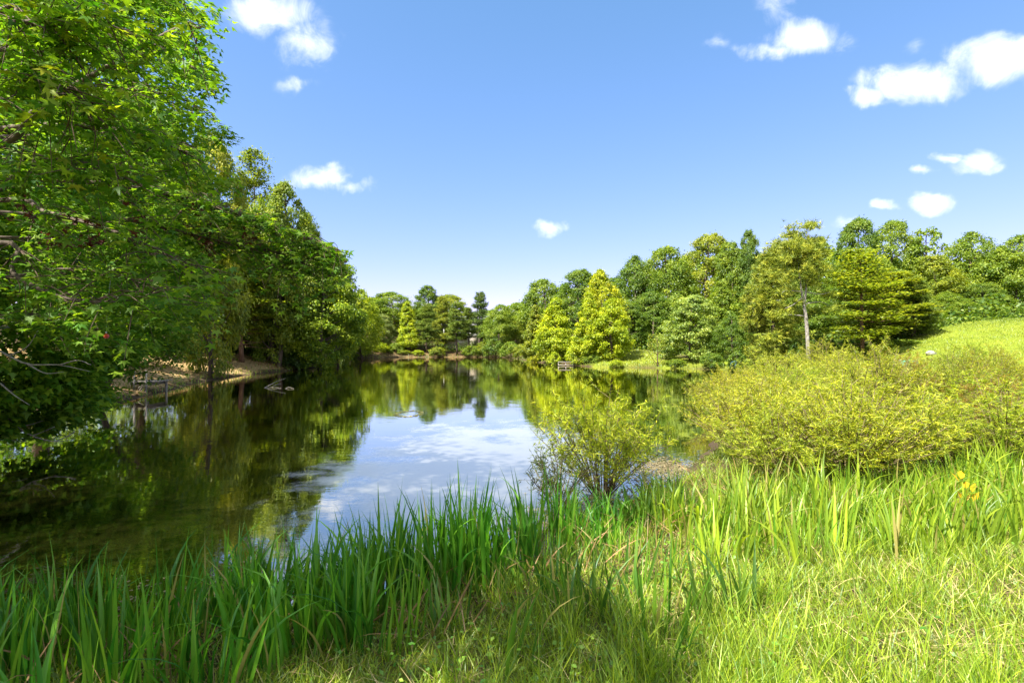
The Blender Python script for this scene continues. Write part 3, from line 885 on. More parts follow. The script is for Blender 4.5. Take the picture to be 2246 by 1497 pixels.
spec(P_OAK[3], 9.9, 'oak_tree', 'green tree at the foot of the thin see-through tree', 'tree', 2055, 560, 42, 120, OLIVE, 3.2, group=RG)
spec(P_OAK[0], 9.9, 'oak_tree', 'oak at the edge of the picture behind the highest part of the lawn', 'tree', 2228, 518, 42, 150, MID, 3.9, group=RG)
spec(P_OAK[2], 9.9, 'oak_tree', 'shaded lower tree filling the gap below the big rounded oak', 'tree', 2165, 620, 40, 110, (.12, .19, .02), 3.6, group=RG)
spec(P_OAK[1], 9.9, 'oak_tree', 'low bushy tree at the crest of the lawn beside the dark conifer', 'tree', 2075, 640, 38, 100, MID, 3.8, group=RG)
spec(P_OAK[3], 9.9, 'oak_tree', 'oak crown behind the forked pine and the bushy pine', 'tree', 1800, 520, 52, 130, MID, 3.2, group=RG)
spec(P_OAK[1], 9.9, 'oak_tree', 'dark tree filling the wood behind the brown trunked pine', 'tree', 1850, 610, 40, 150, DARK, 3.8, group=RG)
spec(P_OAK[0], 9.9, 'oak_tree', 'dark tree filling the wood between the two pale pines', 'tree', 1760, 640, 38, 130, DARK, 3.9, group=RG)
spec(P_YPINE, 2.4, 'young_pine', 'young pine between the pale forked trunk and the yellow bush', 'pine', 1795, 738, 30.5, 46, (.08, .15, .02), .75, group=RG)
spec(P_YPINE, 2.4, 'young_pine', 'smaller young pine close behind the yellow bush', 'pine', 1822, 745, 31.5, 44, (.07, .13, .02), .75, group=RG)
spec(P_BUSH[1], 2.1, 'shrub', 'leafy green shrub at the foot of the pale forked pine', 'shrub', 1750, 752, 30.5, 52, (.08, .15, .012), 1.2, group=RG)
spec(P_BUSH[0], 1.95, 'shrub', 'dark shrub between the yellow bush and the brown trunk', 'shrub', 1865, 758, 30.5, 70, MID, 1.5, group=RG)
spec(P_BUSH[1], 2.1, 'shrub', 'pale leafy shrub at the end of the lawn below the brown trunk', 'shrub', 1932, 742, 29, 66, OLIVE, 1.2, group=RG)
spec(P_BUSH[2], 1.55, 'shrub', 'green shrub where the lawn meets the shaded conifer', 'shrub', 1985, 745, 31, 70, MID, 1.5, group=RG)
spec(P_BUSH[0], 1.95, 'shrub', 'shrub on the pond side of the bushy pine', 'shrub', 1672, 770, 33, 60, OLIVE, 1.5, group=RG)

# forked pale pine
def forked_pine():
    Y = 29.0
    base = np.array([(1775 - 1123) / F * Y, Y, 0]); base[2] = gz(base[0], Y) - .05
    t = empty('forked_pine', base)
    tag(t, 'slim pine with pale grey forked trunk and dead side branches', 'pine', RG)
    rel = lambda px, py, dy=0.0: pt(px, py, Y + dy) - base
    mb = MB()
    tube(mb, curve_pts([(0, 0, 0), rel(1771, 740), rel(1767, 690), rel(1762, 668)], 10), np.linspace(.115, .075, 10), 9)
    mb.build('trunk', PALE_BARK, t, True)
    r = np.random.default_rng(5)
    tips = []
    for ctrl in ([rel(1763, 672), rel(1757, 630, -.1), rel(1752, 590, -.2), rel(1747, 545, -.2)], [rel(1763, 672), rel(1770, 620, .1), rel(1771, 570, .2), rel(1770, 512, .2)]):
        m = MB(); P = curve_pts(ctrl, 10); tube(m, P, np.linspace(.062, .02, 10), 7); m.build('limb', PALE_BARK, t, True); tips.append(P)
    for (a, b, c) in (((1766, 693), (1735, 690), (1712, 692)), ((1768, 666), (1800, 662), (1835, 678)), ((1764, 640), (1730, 637), (1715, 640)), ((1768, 640), (1800, 645), (1822, 640)),
                      ((1762, 650), (1740, 668), (1722, 676)), ((1770, 610), (1790, 590), (1800, 575))):
        m = MB(); dy = r.uniform(-.5, .5)
        tube(m, curve_pts([rel(*a), rel(*b, dy * .5), rel(*c, dy)], 7), np.linspace(.035, .01, 7), 5); m.build('dead_branch', DEADWOOD, t, True)
    n = 2600
    src = np.vstack([tips[0][5:], tips[1][3:]])
    cl = []
    for i in range(75):
        o = src[r.integers(0, len(src))]; a = r.uniform(0, 2 * pi); L_ = r.uniform(.15, 1.25)
        cl.append(o + np.array([cos(a) * L_, sin(a) * L_, r.uniform(-.2, .6)]))
    for (px_, py_) in ((1725, 560), (1735, 600), (1800, 560), (1812, 590), (1790, 620), (1728, 640), (1815, 650), (1745, 665), (1790, 680), (1715, 690), (1830, 676)):
        cl.append(rel(px_, py_, r.uniform(-.8, .6)))
    cl = np.array(cl); k = r.integers(0, len(cl), n)
    fb = MB(); P = cl[k] + r.normal(0, .2, (n, 3)) * np.array([1, 1, .6])
    leaf_cloud(fb, P, r.normal(size=(n, 3)), .34 * r.uniform(.7, 1.2, n), NEEDLE, along=np.array([0, 0, 1.]) + r.normal(0, .6, (n, 3)), r=r)
    o = fb.build('crown', NEEDLES, t); o['kind'] = 'stuff'; o.color = (*PINEY, 1)


forked_pine()

# rounded yellow bush and the bare sapling by the mown slope
spec(P_BUSH[0], 1.95, 'shrub', 'bright yellow-green rounded bush by itself beside the pale forked trunk', 'shrub', 1831, 778, 26.5, 50, (.24, .26, .015), 1.5)


def bare_sapling():
    Y = 42.6; base = np.array([(1443 - 1123) / F * Y, Y, 0]); base[2] = gz(base[0], Y) - .05
    t = tag(empty('bare_sapling', base), 'half bare forked sapling at the waterline before the mown slope', 'sapling')
    r = np.random.default_rng(8)
    rel = lambda px, py, dy=0.0: pt(px, py, Y + dy) - base
    m = MB(); tube(m, curve_pts([(0, 0, 0), rel(1442, 780), rel(1441, 738)], 8), np.linspace(.06, .02, 8), 6); m.build('trunk', TWIG, t, True)
    for (a, b, c) in (((1443, 800), (1430, 785), (1419, 765)), ((1443, 798), (1455, 785), (1465, 772)), ((1442, 780), (1432, 765), (1428, 750)), ((1442, 778), (1452, 765), (1458, 755)), ((1441, 765), (1447, 750), (1452, 740))):
        m = MB(); dy = r.uniform(-.5, .5); tube(m, curve_pts([rel(*a), rel(*b, dy / 2), rel(*c, dy)], 6), np.linspace(.03, .008, 6), 4); m.build('branch', TWIG, t, True)
    n = 420; P = np.array([rel(r.uniform(1420, 1462), r.uniform(732, 768), r.uniform(-.7, .7)) for _ in range(n)])
    fb = MB(); leaf_cloud(fb, P, r.normal(size=(n, 3)) + np.array([0, 0, .6]), .12, QUAD, r=r)
    o = fb.build('crown', LEAF, t); o['kind'] = 'stuff'; o.color = (*OLIVE, 1)


bare_sapling()

# ---- left bank trees
LG = 'trees on the steep bank across the cove'
spec(P_HEM[0], 9.9, 'hemlock_tree', 'evergreen with a straight brown trunk on the sunny straw bank and flat sprays', 'tree', 531, 520, 37.0, 220, (.215, .285, .022), 3.1, rz=.6, group=LG, bark=(1.5, 1.15, .95))
spec(P_BANK[0], 9.4, 'bank_tree', 'bushy bright green tree hanging down to the water at the point of the bank', 'tree', 700, 545, 41, 190, (.22, .32, .018), 3.4, group=LG)
spec(P_BANK[0], 9.4, 'bank_tree', 'shorter leafy tree at the outer tip of the point', 'tree', 742, 640, 46, 90, (.26, .34, .018), 3.4, rz=2.2, group=LG)
spec(P_BANK[0], 9.4, 'bank_tree', 'leafy tree between the straight brown trunk and the point of the bank', 'tree', 625, 600, 42, 130, (.19, .28, .016), 3.4, rz=4.0, group=LG)
spec(P_PINE[1], 9.9, 'pine_tree', 'dark pine with ragged branches poking out over the point of the bank', 'pine', 735, 545, 50, 110, (.11, .17, .035), 2.1, group=LG)
spec(P_HEM[0], 9.9, 'pine_tree', 'tall thin-topped pine rising behind the long sweetgum branch', 'pine', 560, 340, 45, 150, (.18, .24, .03), 3.1, group=LG)
spec(P_BANK[1], 11.8, 'tall_tree', 'tall tree second in the row of tops falling towards the far shore', 'tree', 612, 400, 39, 150, (.19, .26, .022), 3.6, group=LG)
spec(P_PINE[0], 9.9, 'tall_tree', 'tall pine third in the row of tops, above the bushy tree at the point', 'tree', 676, 470, 45, 120, (.15, .22, .024), 2.3, group=LG)
spec(P_BANK[0], 9.4, 'tall_tree', 'tall pale tree just showing behind the maple crown', 'tree', 462, 290, 30, 190, (.24, .29, .03), 3.6, group=LG)
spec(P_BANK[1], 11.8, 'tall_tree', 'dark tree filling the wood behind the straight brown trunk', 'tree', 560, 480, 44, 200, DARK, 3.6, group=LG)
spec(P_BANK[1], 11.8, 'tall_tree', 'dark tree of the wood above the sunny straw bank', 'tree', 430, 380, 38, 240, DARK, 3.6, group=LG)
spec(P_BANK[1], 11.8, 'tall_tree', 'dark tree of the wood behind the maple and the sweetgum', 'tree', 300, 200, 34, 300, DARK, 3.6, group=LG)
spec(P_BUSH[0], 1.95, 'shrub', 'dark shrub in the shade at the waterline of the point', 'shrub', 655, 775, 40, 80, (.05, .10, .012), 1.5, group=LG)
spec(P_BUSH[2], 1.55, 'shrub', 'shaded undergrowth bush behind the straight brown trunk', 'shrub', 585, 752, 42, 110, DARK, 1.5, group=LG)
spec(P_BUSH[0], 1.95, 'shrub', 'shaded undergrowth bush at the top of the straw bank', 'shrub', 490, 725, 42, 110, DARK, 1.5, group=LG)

spec(P_BANK[1], 11.8, 'tall_tree', 'dark tall tree behind the sweetgum trunk side of the maple', 'tree', 90, -120, 23, 460, (.09, .15, .012), 3.6, group=LG)
spec(P_BANK[1], 11.8, 'tall_tree', 'dark tree behind the lower maple boughs at the edge of the picture', 'tree', -80, 60, 17, 520, (.08, .14, .012), 3.6, rz=1.0, group=LG)
# the tree beside the viewpoint whose shade lies on the near grass
plant_tree(broadleaf(181, 12, 3.6, .2, 90, 6500, .2, 'round', (.10, .2)), 'shade_tree', 'leafy tree beside the viewpoint whose shade lies on the near grass', 'tree', -6.3, -2.3, MID, 1.05, 1.05, .7)

spec(P_BANK[0], 9.4, 'bank_tree', 'pale leafy tree filling the slope of tops behind the long sweetgum branch', 'tree', 600, 430, 39.5, 150, (.20, .28, .02), 3.4, rz=3.0, group=LG)
spec(P_BANK[0], 9.4, 'bank_tree', 'leafy tree just above the bushy one at the point of the bank', 'tree', 665, 500, 43, 150, (.18, .27, .02), 3.4, rz=5.0, group=LG)

# distant wood that closes every gap
def distant_wood():
    r = np.random.default_rng(77)
    fb = MB()
    rows = []
    for px in np.arange(-900, 3300, 34):
        Y = 95 + r.uniform(-4, 10)
        if px > 1160: Y = 84 + r.uniform(-4, 8)
        if px > 1680: Y = 62 + r.uniform(-4, 6)
        if px < 760: Y = 60 + r.uniform(-4, 8)
        top = np.interp(px, [-900, 400, 560, 700, 770, 1110, 1200, 1400, 1650, 1950, 2246, 3300], [380, 400, 470, 575, 668, 676, 640, 580, 545, 560, 560, 560]) + r.uniform(-6, 22)
        x = (px - 1123) / F * Y; zb = gz(x, Y); zt = EYE - (top - 748.5) / F * Y
        rows.append((x, Y, zb, zt, 34 * Y / F * 1.5))
    for (x, Y, zb, zt, w) in rows:
        n = 620
        h = r.uniform(0, 1, n) ** .8
        a = r.uniform(0, 2 * pi, n)
        prof = np.sqrt(np.clip(1 - (np.clip(h - .45, 0, 1) / .56) ** 2, 0, 1))
        P = np.stack([x + np.cos(a) * w * prof * r.uniform(.5, 1, n), Y + np.sin(a) * w * prof * r.uniform(.5, 1, n), zb + h * (zt - zb)], 1)
        leaf_cloud(fb, P, np.stack([np.cos(a), np.sin(a), np.full(n, .7)], 1) + r.normal(0, .4, (n, 3)), .75 * r.uniform(.6, 1.3, n), QUAD, r=r)
    o = fb.build('distant_wood', LEAF)
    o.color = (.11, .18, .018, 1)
    tag(o, 'deep green wood closing the view behind the shore trees', None, None, 'stuff')


distant_wood()


def understory():
    """low growth in the shade between the trunks, too dense to count"""
    r = np.random.default_rng(78)
    fb = MB()
    def strip(x0, y0, x1, y1, w, n, h):
        s = r.uniform(0, 1, n)
        X = x0 + (x1 - x0) * s + r.normal(0, w, n); Y = y0 + (y1 - y0) * s + r.normal(0, w, n)
        d = pond_sdf(X, Y); ok = d > .4
        X, Y = X[ok], Y[ok]; n = len(X)
        g = ground_z(X, Y)
        P = np.stack([X, Y, g + r.uniform(0, 1, n) ** 1.6 * h * (.6 + .4 * np.sin(X * 1.3) * np.cos(Y))], 1)
        leaf_cloud(fb, P, r.normal(0, .6, (n, 3)) + np.array([0, -.3, .7]), .24 * r.uniform(.6, 1.3, n), QUAD, r=r)
    strip(-24, 36, -20, 62, 1.0, 6000, 2.2)
    strip(-26, 30, -24, 45, 1.5, 4000, 2.4)
    strip(2, 62, 10, 61, 1.0, 3500, 1.8)
    strip(10, 63, 22, 50, 1.2, 5000, 2.4)
    strip(19.5, 36, 22, 34, .7, 3500, 1.8)
    strip(21, 33, 30, 36, .8, 4000, 1.7)
    strip(30, 36.5, 46, 38.5, 1.0, 5000, 2.2)
    strip(-22, 75, 2, 80, 1.2, 4000, 1.6)
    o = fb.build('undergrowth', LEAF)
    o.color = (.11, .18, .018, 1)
    tag(o, 'shaded low undergrowth between the trunks of the wood', None, None, 'stuff')


understory()


# ------------------------------------------------------------------ near trees at the left
def near_sweetgum():
    r = np.random.default_rng(21)
    base = np.array([-8.4, 4.4, 0]); base[2] = gz(base[0], base[1]) - .1 if gz(base[0], base[1]) > 0 else -.3
    t = tag(empty('sweetgum_tree', base), 'near sweetgum with star shaped leaves, its limbs reaching over the water', 'tree')
    m = MB()
    TZ = lambda z: np.array([.25 * sin(z * .5), .2 * sin(z * .4), z - base[2]])
    tube(m, np.array([TZ(z) for z in np.linspace(base[2], 11, 14)]), np.linspace(.3, .08, 14), 10)
    m.build('trunk', BARK, t, True)
    rel = lambda p: np.asarray(p) - base
    limbs = [
        (3.9, [(-60, 330, 5.4), (90, 232, 5.0), (250, 140, 4.8), (390, 62, 4.6), (440, 62, 4.5)], .075),
        (3.4, [(-40, 290, 5.3), (150, 277, 5.1), (300, 296, 5.0), (410, 335, 4.9)], .06),
        (2.6, [(-30, 530, 5.2), (30, 600, 5.0), (130, 650, 4.9), (255, 662, 4.8), (345, 640, 4.8)], .05),
        (3.8, [(-20, 390, 6.6), (200, 398, 6.6), (400, 432, 6.9), (570, 484, 7.1), (690, 525, 7.3), (752, 552, 7.4)], .085),
        (3.0, [(-20, 440, 5.7), (100, 465, 5.5), (250, 508, 5.4), (370, 560, 5.4), (430, 600, 5.4)], .055),
        (3.6, [(60, 470, 6.7), (300, 485, 6.9), (450, 522, 7.1), (600, 552, 7.3), (670, 580, 7.3)], .06),
        (5.2, [(-50, 60, 5.6), (100, -20, 5.3), (270, -40, 5.2), (400, -10, 5.2)], .06),
        (4.6, [(0, 110, 6.2), (170, 70, 6.2), (330, 95, 6.3), (430, 150, 6.4)], .06),
        (4.2, [(0, 200, 7.0), (200, 196, 7.1), (360, 205, 7.2), (455, 245, 7.3)], .06),
        (3.8, [(0, 300, 7.6), (200, 305, 7.7), (340, 325, 7.8), (450, 375, 7.9)], .06),
        (3.3, [(-20, 370, 5.0), (80, 350, 4.7), (200, 360, 4.5), (300, 400, 4.4)], .04),
        (3.0, [(-40, 180, 4.4), (40, 170, 4.2), (130, 190, 4.0), (210, 240, 4.0)], .035),
        (2.6, [(-60, 60, 4.4), (40, 50, 4.2), (150, 40, 4.1), (260, 60, 4.1)], .035),
        (2.6, [(-30, 610, 6.2), (120, 590, 6.2), (250, 600, 6.3), (350, 640, 6.3)], .04),
        (2.4, [(-30, 700, 6.6), (60, 690, 6.6), (150, 720, 6.6), (230, 720, 6.6)], .03),
        (3.0, [(0, 520, 6.9), (200, 540, 7.0), (380, 560, 7.2), (470, 600, 7.3)], .04),
    ]
    LP, LN, LA, LSz, LT = [], [], [], [], []
    balls = []
    tw = MB()
    for li, (z0, ctrl, rad) in enumerate(limbs):
        C3 = [TZ(z0)] + [rel(pt(*c)) for c in ctrl]
        P = curve_pts(C3, 26)
        m = MB(); tube(m, P, np.linspace(rad * .62, .007, 26), 7); m.build('limb', BARK, t, True)
        T = norm(np.gradient(P, axis=0))
        seg = np.linalg.norm(np.diff(P, axis=0), axis=1).sum()
        ntw = int(seg * (26.0 if li == 3 else 19.0 if li == 5 else 11.0))
        for q in range(ntw):
            s = r.uniform(.26, 1.0) ** (.7 if li == 3 else 1.0); i = min(25, int(s * 25))
            o = P[i]; d = T[i] * r.uniform(.5, 1.2) + r.normal(0, .6, 3) * np.array([1, 1, .55]) + np.array([0, 0, -.12])
            d = norm(d); Lw = r.uniform(.3, .95) * (1.15 - .4 * s)
            tip = o + d * Lw + base
            if np.interp(748.5 - F * (tip[2] - EYE) / tip[1], [-200, 0, 60, 110, 140, 190, 240, 290, 340, 400, 450, 500, 545, 700], [415, 425, 465, 470, 425, 495, 515, 495, 465, 560, 640, 705, 765, 765]) < 1123 + F * tip[0] / tip[1]:
                continue
            W = curve_pts([o, o + d * Lw * .5 + r.normal(0, .04, 3), o + d * Lw + np.array([0, 0, -.16 * Lw])], 6)
            tube(tw, W, np.linspace(.007, .002, 6), 4, cap=False)
            nl = int(Lw * r.uniform(13, 21)) + 2
            for w in range(nl):
                f = r.uniform(.12, 1.0); p = W[0] * (1 - f) + W[-1] * f if w else W[-1]
                off = norm(r.normal(0, 1, 3) * np.array([1, 1, .45]) + d * .4 + np.array([0, 0, -.2])) * r.uniform(.04, .1)
                LP.append(p + off)
                LN.append(np.array([0, 0, 1.0]) + r.normal(0, .48, 3) + np.array([.1, -.25, 0]))
                LA.append(off * 9 + d * .5 + np.array([0, 0, -.75]))
                LSz.append(r.uniform(.095, .165)); LT.append(r.uniform(0, 1))
            if li in (3, 5, 4) and r.uniform() < .3:
                balls.append(W[-1] + np.array([0, 0, -.07]))
    LP, LN, LA, LSz, LT = map(np.array, (LP, LN, LA, LSz, LT))
    tw_o = tw.build('twigs', TWIG, t, True); tw_o['kind'] = 'stuff'
    # the 300 leaves that show largest stand as parts, the others are one mass
    W = LP + base
    px = 1123 + F * W[:, 0] / W[:, 1]; py = 748.5 - F * (W[:, 2] - EYE) / W[:, 1]
    show = np.where((px > 5) & (px < 2240) & (py > 5), LSz / W[:, 1], 0)
    order = np.argsort(-show)
    big, rest = order[:300], order[300:]
    variants = []
    for v in range(5):
        vb = MB(); tv, tf = star_template(curl=r.uniform(.08, .35), notch=r.uniform(.3, .4))
        tv = tv + np.stack([np.zeros(len(tv)), np.zeros(len(tv)), -.25 * tv[:, 0] ** 2 + .1 * r.normal(0, .3, len(tv)) * .4], 1)
        vb.add(tv, tf, v / 4); variants.append(vb.mesh('leaf', LEAF_NEAR))
    col = (.150, .290, .018)
    for q, i in enumerate(big):
        n = norm(LN[i]); b = norm(LA[i] - (LA[i] @ n) * n); a = np.cross(b, n)
        o = link('leaf', variants[q % 5], t)
        M = Matrix(((a[0] * LSz[i], b[0] * LSz[i], n[0] * LSz[i], LP[i][0]), (a[1] * LSz[i], b[1] * LSz[i], n[1] * LSz[i], LP[i][1]),
                    (a[2] * LSz[i], b[2] * LSz[i], n[2] * LSz[i], LP[i][2]), (0, 0, 0, 1)))
        o.matrix_local = M
        k = r.uniform(.75, 1.35)
        o.color = (col[0] * k * r.uniform(.85, 1.5), col[1] * k, col[2] * k, 1)
    fb = MB(); leaf_cloud(fb, LP[rest], LN[rest], LSz[rest], STAR, along=LA[rest], r=r, tint=LT[rest])
    o = fb.build('foliage', LEAF_NEAR, t); o['kind'] = 'stuff'; o.color = (*col, 1)
    # crown above the frame
    n_p = 340
    c = np.stack([r.uniform(-3.6, 7.0, n_p), r.uniform(-6.8, 4.4, n_p), r.uniform(3.2, 13.0, n_p)], 1)
    keep = (((c[:, 0] - .5) / 5.7) ** 2 + ((c[:, 1] + .8) / 5.6) ** 2 + ((c[:, 2] - 7.6) / 5.6) ** 2) < 1.1
    c = c[keep]
    Wc = c + base
    vis = (Wc[:, 1] > .3) & (Wc[:, 0] / np.maximum(Wc[:, 1], .1) > -.92) & ((Wc[:, 2] - EYE) / np.maximum(Wc[:, 1], .1) < .85)
    c = c[~vis & ~((Wc[:, 1] > 3.6) & (Wc[:, 2] > 5.5) & (Wc[:, 0] > -7.0))]
    n = 13000; k = r.integers(0, len(c), n)
    P = c[k] + r.normal(0, .42, (n, 3)) * np.array([1, 1, .7])
    Wc = P + base
    P = P[~((Wc[:, 1] > .1) & (Wc[:, 0] / np.maximum(Wc[:, 1], .1) > -1.06) & ((Wc[:, 2] - EYE) / np.maximum(Wc[:, 1], .1) < .74) & (Wc[:, 1] < 4.2))]
    n = len(P)
    fb = MB(); leaf_cloud(fb, P, r.normal(0, .5, (n, 3)) + np.array([0, 0, 1.]), r.uniform(.16, .26, n), STAR, r=r)
    o = fb.build('foliage', LEAF_NEAR, t); o['kind'] = 'stuff'; o.color = (*col, 1)
    # gum balls
    for p in balls[:26]:
        m = MB(); nb = 10
        ph = np.arange(60) * 2.39996; zz = 1 - 2 * (np.arange(60) + .5) / 60; rr = np.sqrt(1 - zz ** 2)
        D = np.stack([rr * np.cos(ph), rr * np.sin(ph), zz], 1)
        for d in D[::2]:
            s = norm(np.cross(d, [.3, .2, .9])); s2 = np.cross(d, s)
            m.add([d * .012 + s * .007, d * .012 - s * .005 + s2 * .006, d * .012 - s * .005 - s2 * .006, d * .022], [[0, 1, 3], [1, 2, 3], [2, 0, 3]])
        o = m.build('seed_ball', TWIG, t); o.location = p
        o['kind'] = 'stuff'
    # withered brown leaf bunches
    BROWN = leaf_mat('withered_leaf', base=(.085, .03, .014), trans=.2, spread=.5, tcol=(1, .8, .6))
    for (px_, py_, Y) in ((425, 470, 6.8), (430, 522, 6.9), (455, 540, 6.9), (545, 520, 7.0), (180, 500, 5.3), (205, 508, 5.3), (300, 485, 5.3), (48, 452, 5.0), (120, 525, 5.2)):
        c0 = rel(pt(px_, py_, Y)); k = 16
        fb = MB(); leaf_cloud(fb, c0 + r.normal(0, .07, (k, 3)) * np.array([1, 1, 1.3]), r.normal(size=(k, 3)), r.uniform(.07, .13, k), STAR_B, along=r.normal(0, .5, (k, 3)) + np.array([0, 0, -1.]), r=r)
        o = fb.build('withered_leaves', BROWN, t); o['kind'] = 'stuff'
    return t


near_sweetgum()


def water_maple():
    """dense tree behind the sweetgum whose boughs hang over the pond"""
    r = np.random.default_rng(31)
    base = np.array([-13.4, 11.6, 0]); base[2] = max(gz(base[0], base[1]), 0) - .1
    t = tag(empty('maple_tree', base), 'shaded maple behind the sweetgum, boughs hanging low over the dark water', 'tree')
    H = 13.0
    wb = MB(); tube(wb, curve_pts([(0, 0, 0), (.5, -.2, 4), (1.2, 0, 8), (1.4, .2, 12)], 12), np.linspace(.3, .06, 12), 10); wb.build('trunk', BARK, t, True)
    # reach over the water as a function of height
    zz = [0.2, .6, 1.2, 2.2, 3.2, 4.5, 6, 8, 10, 12, 13.5]
    rr = [4.3, 4.7, 5.2, 5.6, 6.3, 6.8, 6.9, 6.9, 6.2, 4.2, 1.5]
    cs, rs = [], []
    for i in range(430):
        z = r.uniform(.25, 13.2) ** 1.0
        a = r.uniform(-2.6, 1.7)
        R = np.interp(z, zz, rr) * np.sqrt(r.uniform(.25, 1)) * (1 if abs(a) < 1.3 else .75)
        cs.append([cos(a) * R + .3, sin(a) * R * .85, z]); rs.append(r.uniform(.45, .85))
    for i in range(260):
        z = r.uniform(.2, 5.0)
        a = r.uniform(-2.3, 1.3)
        R = np.interp(z, zz, rr) * np.sqrt(r.uniform(.35, 1))
        cs.append([cos(a) * R + .3, sin(a) * R * .85, z]); rs.append(r.uniform(.4, .7))
    for i in range(210):
        z = r.uniform(.12, 2.2); a = r.uniform(-2.1, .2)
        R = np.interp(z, zz, rr) * np.sqrt(r.uniform(.45, 1.1))
        cs.append([cos(a) * R + .3, sin(a) * R * .85, z]); rs.append(r.uniform(.35, .6))
    cs, rs = np.array(cs), np.array(rs)
    # the low boughs stop short of the jetty cove
    W = cs + base
    qx = 1123 + F * W[:, 0] / W[:, 1]; qy = 748.5 - F * (W[:, 2] - EYE) / W[:, 1]
    lim = np.interp(qy, [100, 300, 560, 700, 770, 800, 850, 880, 905, 930, 950], [470, 500, 440, 420, 330, 265, 255, 245, 195, 140, 90])
    ok = qx < lim
    cs, rs = cs[ok], rs[ok]
    for i in r.choice(len(cs), 46, replace=False):
        c = cs[i]; z0 = min(11.5, max(.8, c[2] * .75 + .8)); o = np.array([.1 * z0, 0, z0])
        m = MB(); tube(m, curve_pts([o, o * .45 + c * .55 + np.array([0, 0, .35]), c], 9), np.linspace(.06, .009, 9), 5)
        m.build('limb', DEADWOOD if c[2] < 3.2 else BARK, t, True)
    n = 95000
    p = rs ** 2; p /= p.sum(); k = r.choice(len(cs), n, p=p)
    d = norm(r.normal(size=(n, 3)))
    P = cs[k] + d * (rs[k] * r.uniform(.1, 1, n) ** .6)[:, None] * np.array([1, 1, .5])
    P[:, 2] -= .18 * np.maximum(0, np.hypot(P[:, 0] - cs[k][:, 0], P[:, 1] - cs[k][:, 1])) ** 1.5
    P[:, 2] = np.maximum(P[:, 2] + base[2], .08) - base[2]
    out = norm(np.c_[cs[k][:, :2], np.zeros(n)])
    fb = MB()
    leaf_cloud(fb, P, d * .3 + np.array([.1, -.2, .9]) + r.normal(0, .4, (n, 3)), r.uniform(.12, .21, n), PALM, along=out + d * .5 + np.array([0, 0, -.7]), r=r)
    o = fb.build('crown', LEAF_NEAR, t); o['kind'] = 'stuff'; o.color = (.155, .290, .016, 1)


water_maple()


def overhang_tree():
    r = np.random.default_rng(33)
    pr = broadleaf(171, 5.6, 2.1, .16, 120, 13000, .13, 'oak', (.17, .3), hang=.35, trunk_r=.08, tmpl=PALM, lean=(.46, 0))
    x, y = -14.0 + 2.2, 18.0
    t = plant_tree(pr, 'small_maple', 'small dark tree leaning over the cove between the maple and the straw bank', 'tree', -13.9, 17.3, (.13, .23, .016), 1.0, 1.0, 0.0, z=.2)


overhang_tree()


def dead_branch(name, label, paths, rad, mat=DEADWOOD, origin=None):
    base = np.array(paths[0][0] if origin is None else origin, float)
    t = tag(empty(name, base), label, 'branch')
    for i, P in enumerate(paths):
        m = MB(); Q = curve_pts(np.array(P) - base, 12)
        tube(m, Q, np.linspace(rad if i == 0 else rad * .6, rad * .22, 12), 6)
        m.build('bough' if i == 0 else 'twig', mat, t, True)
    return t


Yb = 9.6
dead_branch('dead_branch', 'bare grey branch dipping to the water below the maple', [
    [pt(-40, 880, Yb), pt(0, 895, Yb), pt(30, 930, Yb), pt(70, 955, Yb), pt(120, 968, Yb), pt(165, 962, Yb)],
    [pt(30, 930, Yb), pt(60, 932, Yb + .2), pt(95, 922, Yb + .3)],
    [pt(70, 955, Yb), pt(95, 946, Yb), pt(120, 935, Yb - .2)],
    [pt(120, 968, Yb), pt(150, 955, Yb + .2), pt(165, 945, Yb + .3)],
    [pt(5, 900, Yb), pt(0, 940, Yb - .2), pt(12, 962, Yb - .2), pt(60, 968, Yb - .1)]], .022)
dead_branch('dead_branch', 'long bare grey bough among the maple leaves above the water', [
    [pt(-40, 755, 8.6), pt(0, 770, 8.6), pt(60, 798, 8.6), pt(130, 800, 8.7), pt(200, 815, 8.8)],
    [pt(20, 780, 8.6), pt(60, 760, 8.5), pt(85, 720, 8.4)], [pt(60, 798, 8.6), pt(100, 818, 8.7), pt(140, 815, 8.8)],
    [pt(130, 800, 8.7), pt(170, 790, 8.6), pt(200, 800, 8.6)], [pt(0, 840, 8.6), pt(30, 865, 8.6), pt(65, 888, 8.7)]], .022)
Ys = 26.0
dead_branch('sunken_branch', 'pale forked branch sticking out of the water before the straw bank', [
    [pt(576, 853, 24.2), pt(590, 845, 24.6), pt(608, 836, 25), pt(627, 829, 25.4)],
    [pt(576, 853, 24.2), pt(598, 848, 24.4), pt(620, 852, 24.0)], [pt(600, 845, 24.7), pt(612, 842, 25.0), pt(617, 841, 25.2)],
    [pt(625, 853, 23.8), pt(633, 849, 24.0), pt(645, 852, 23.7)]], .022)

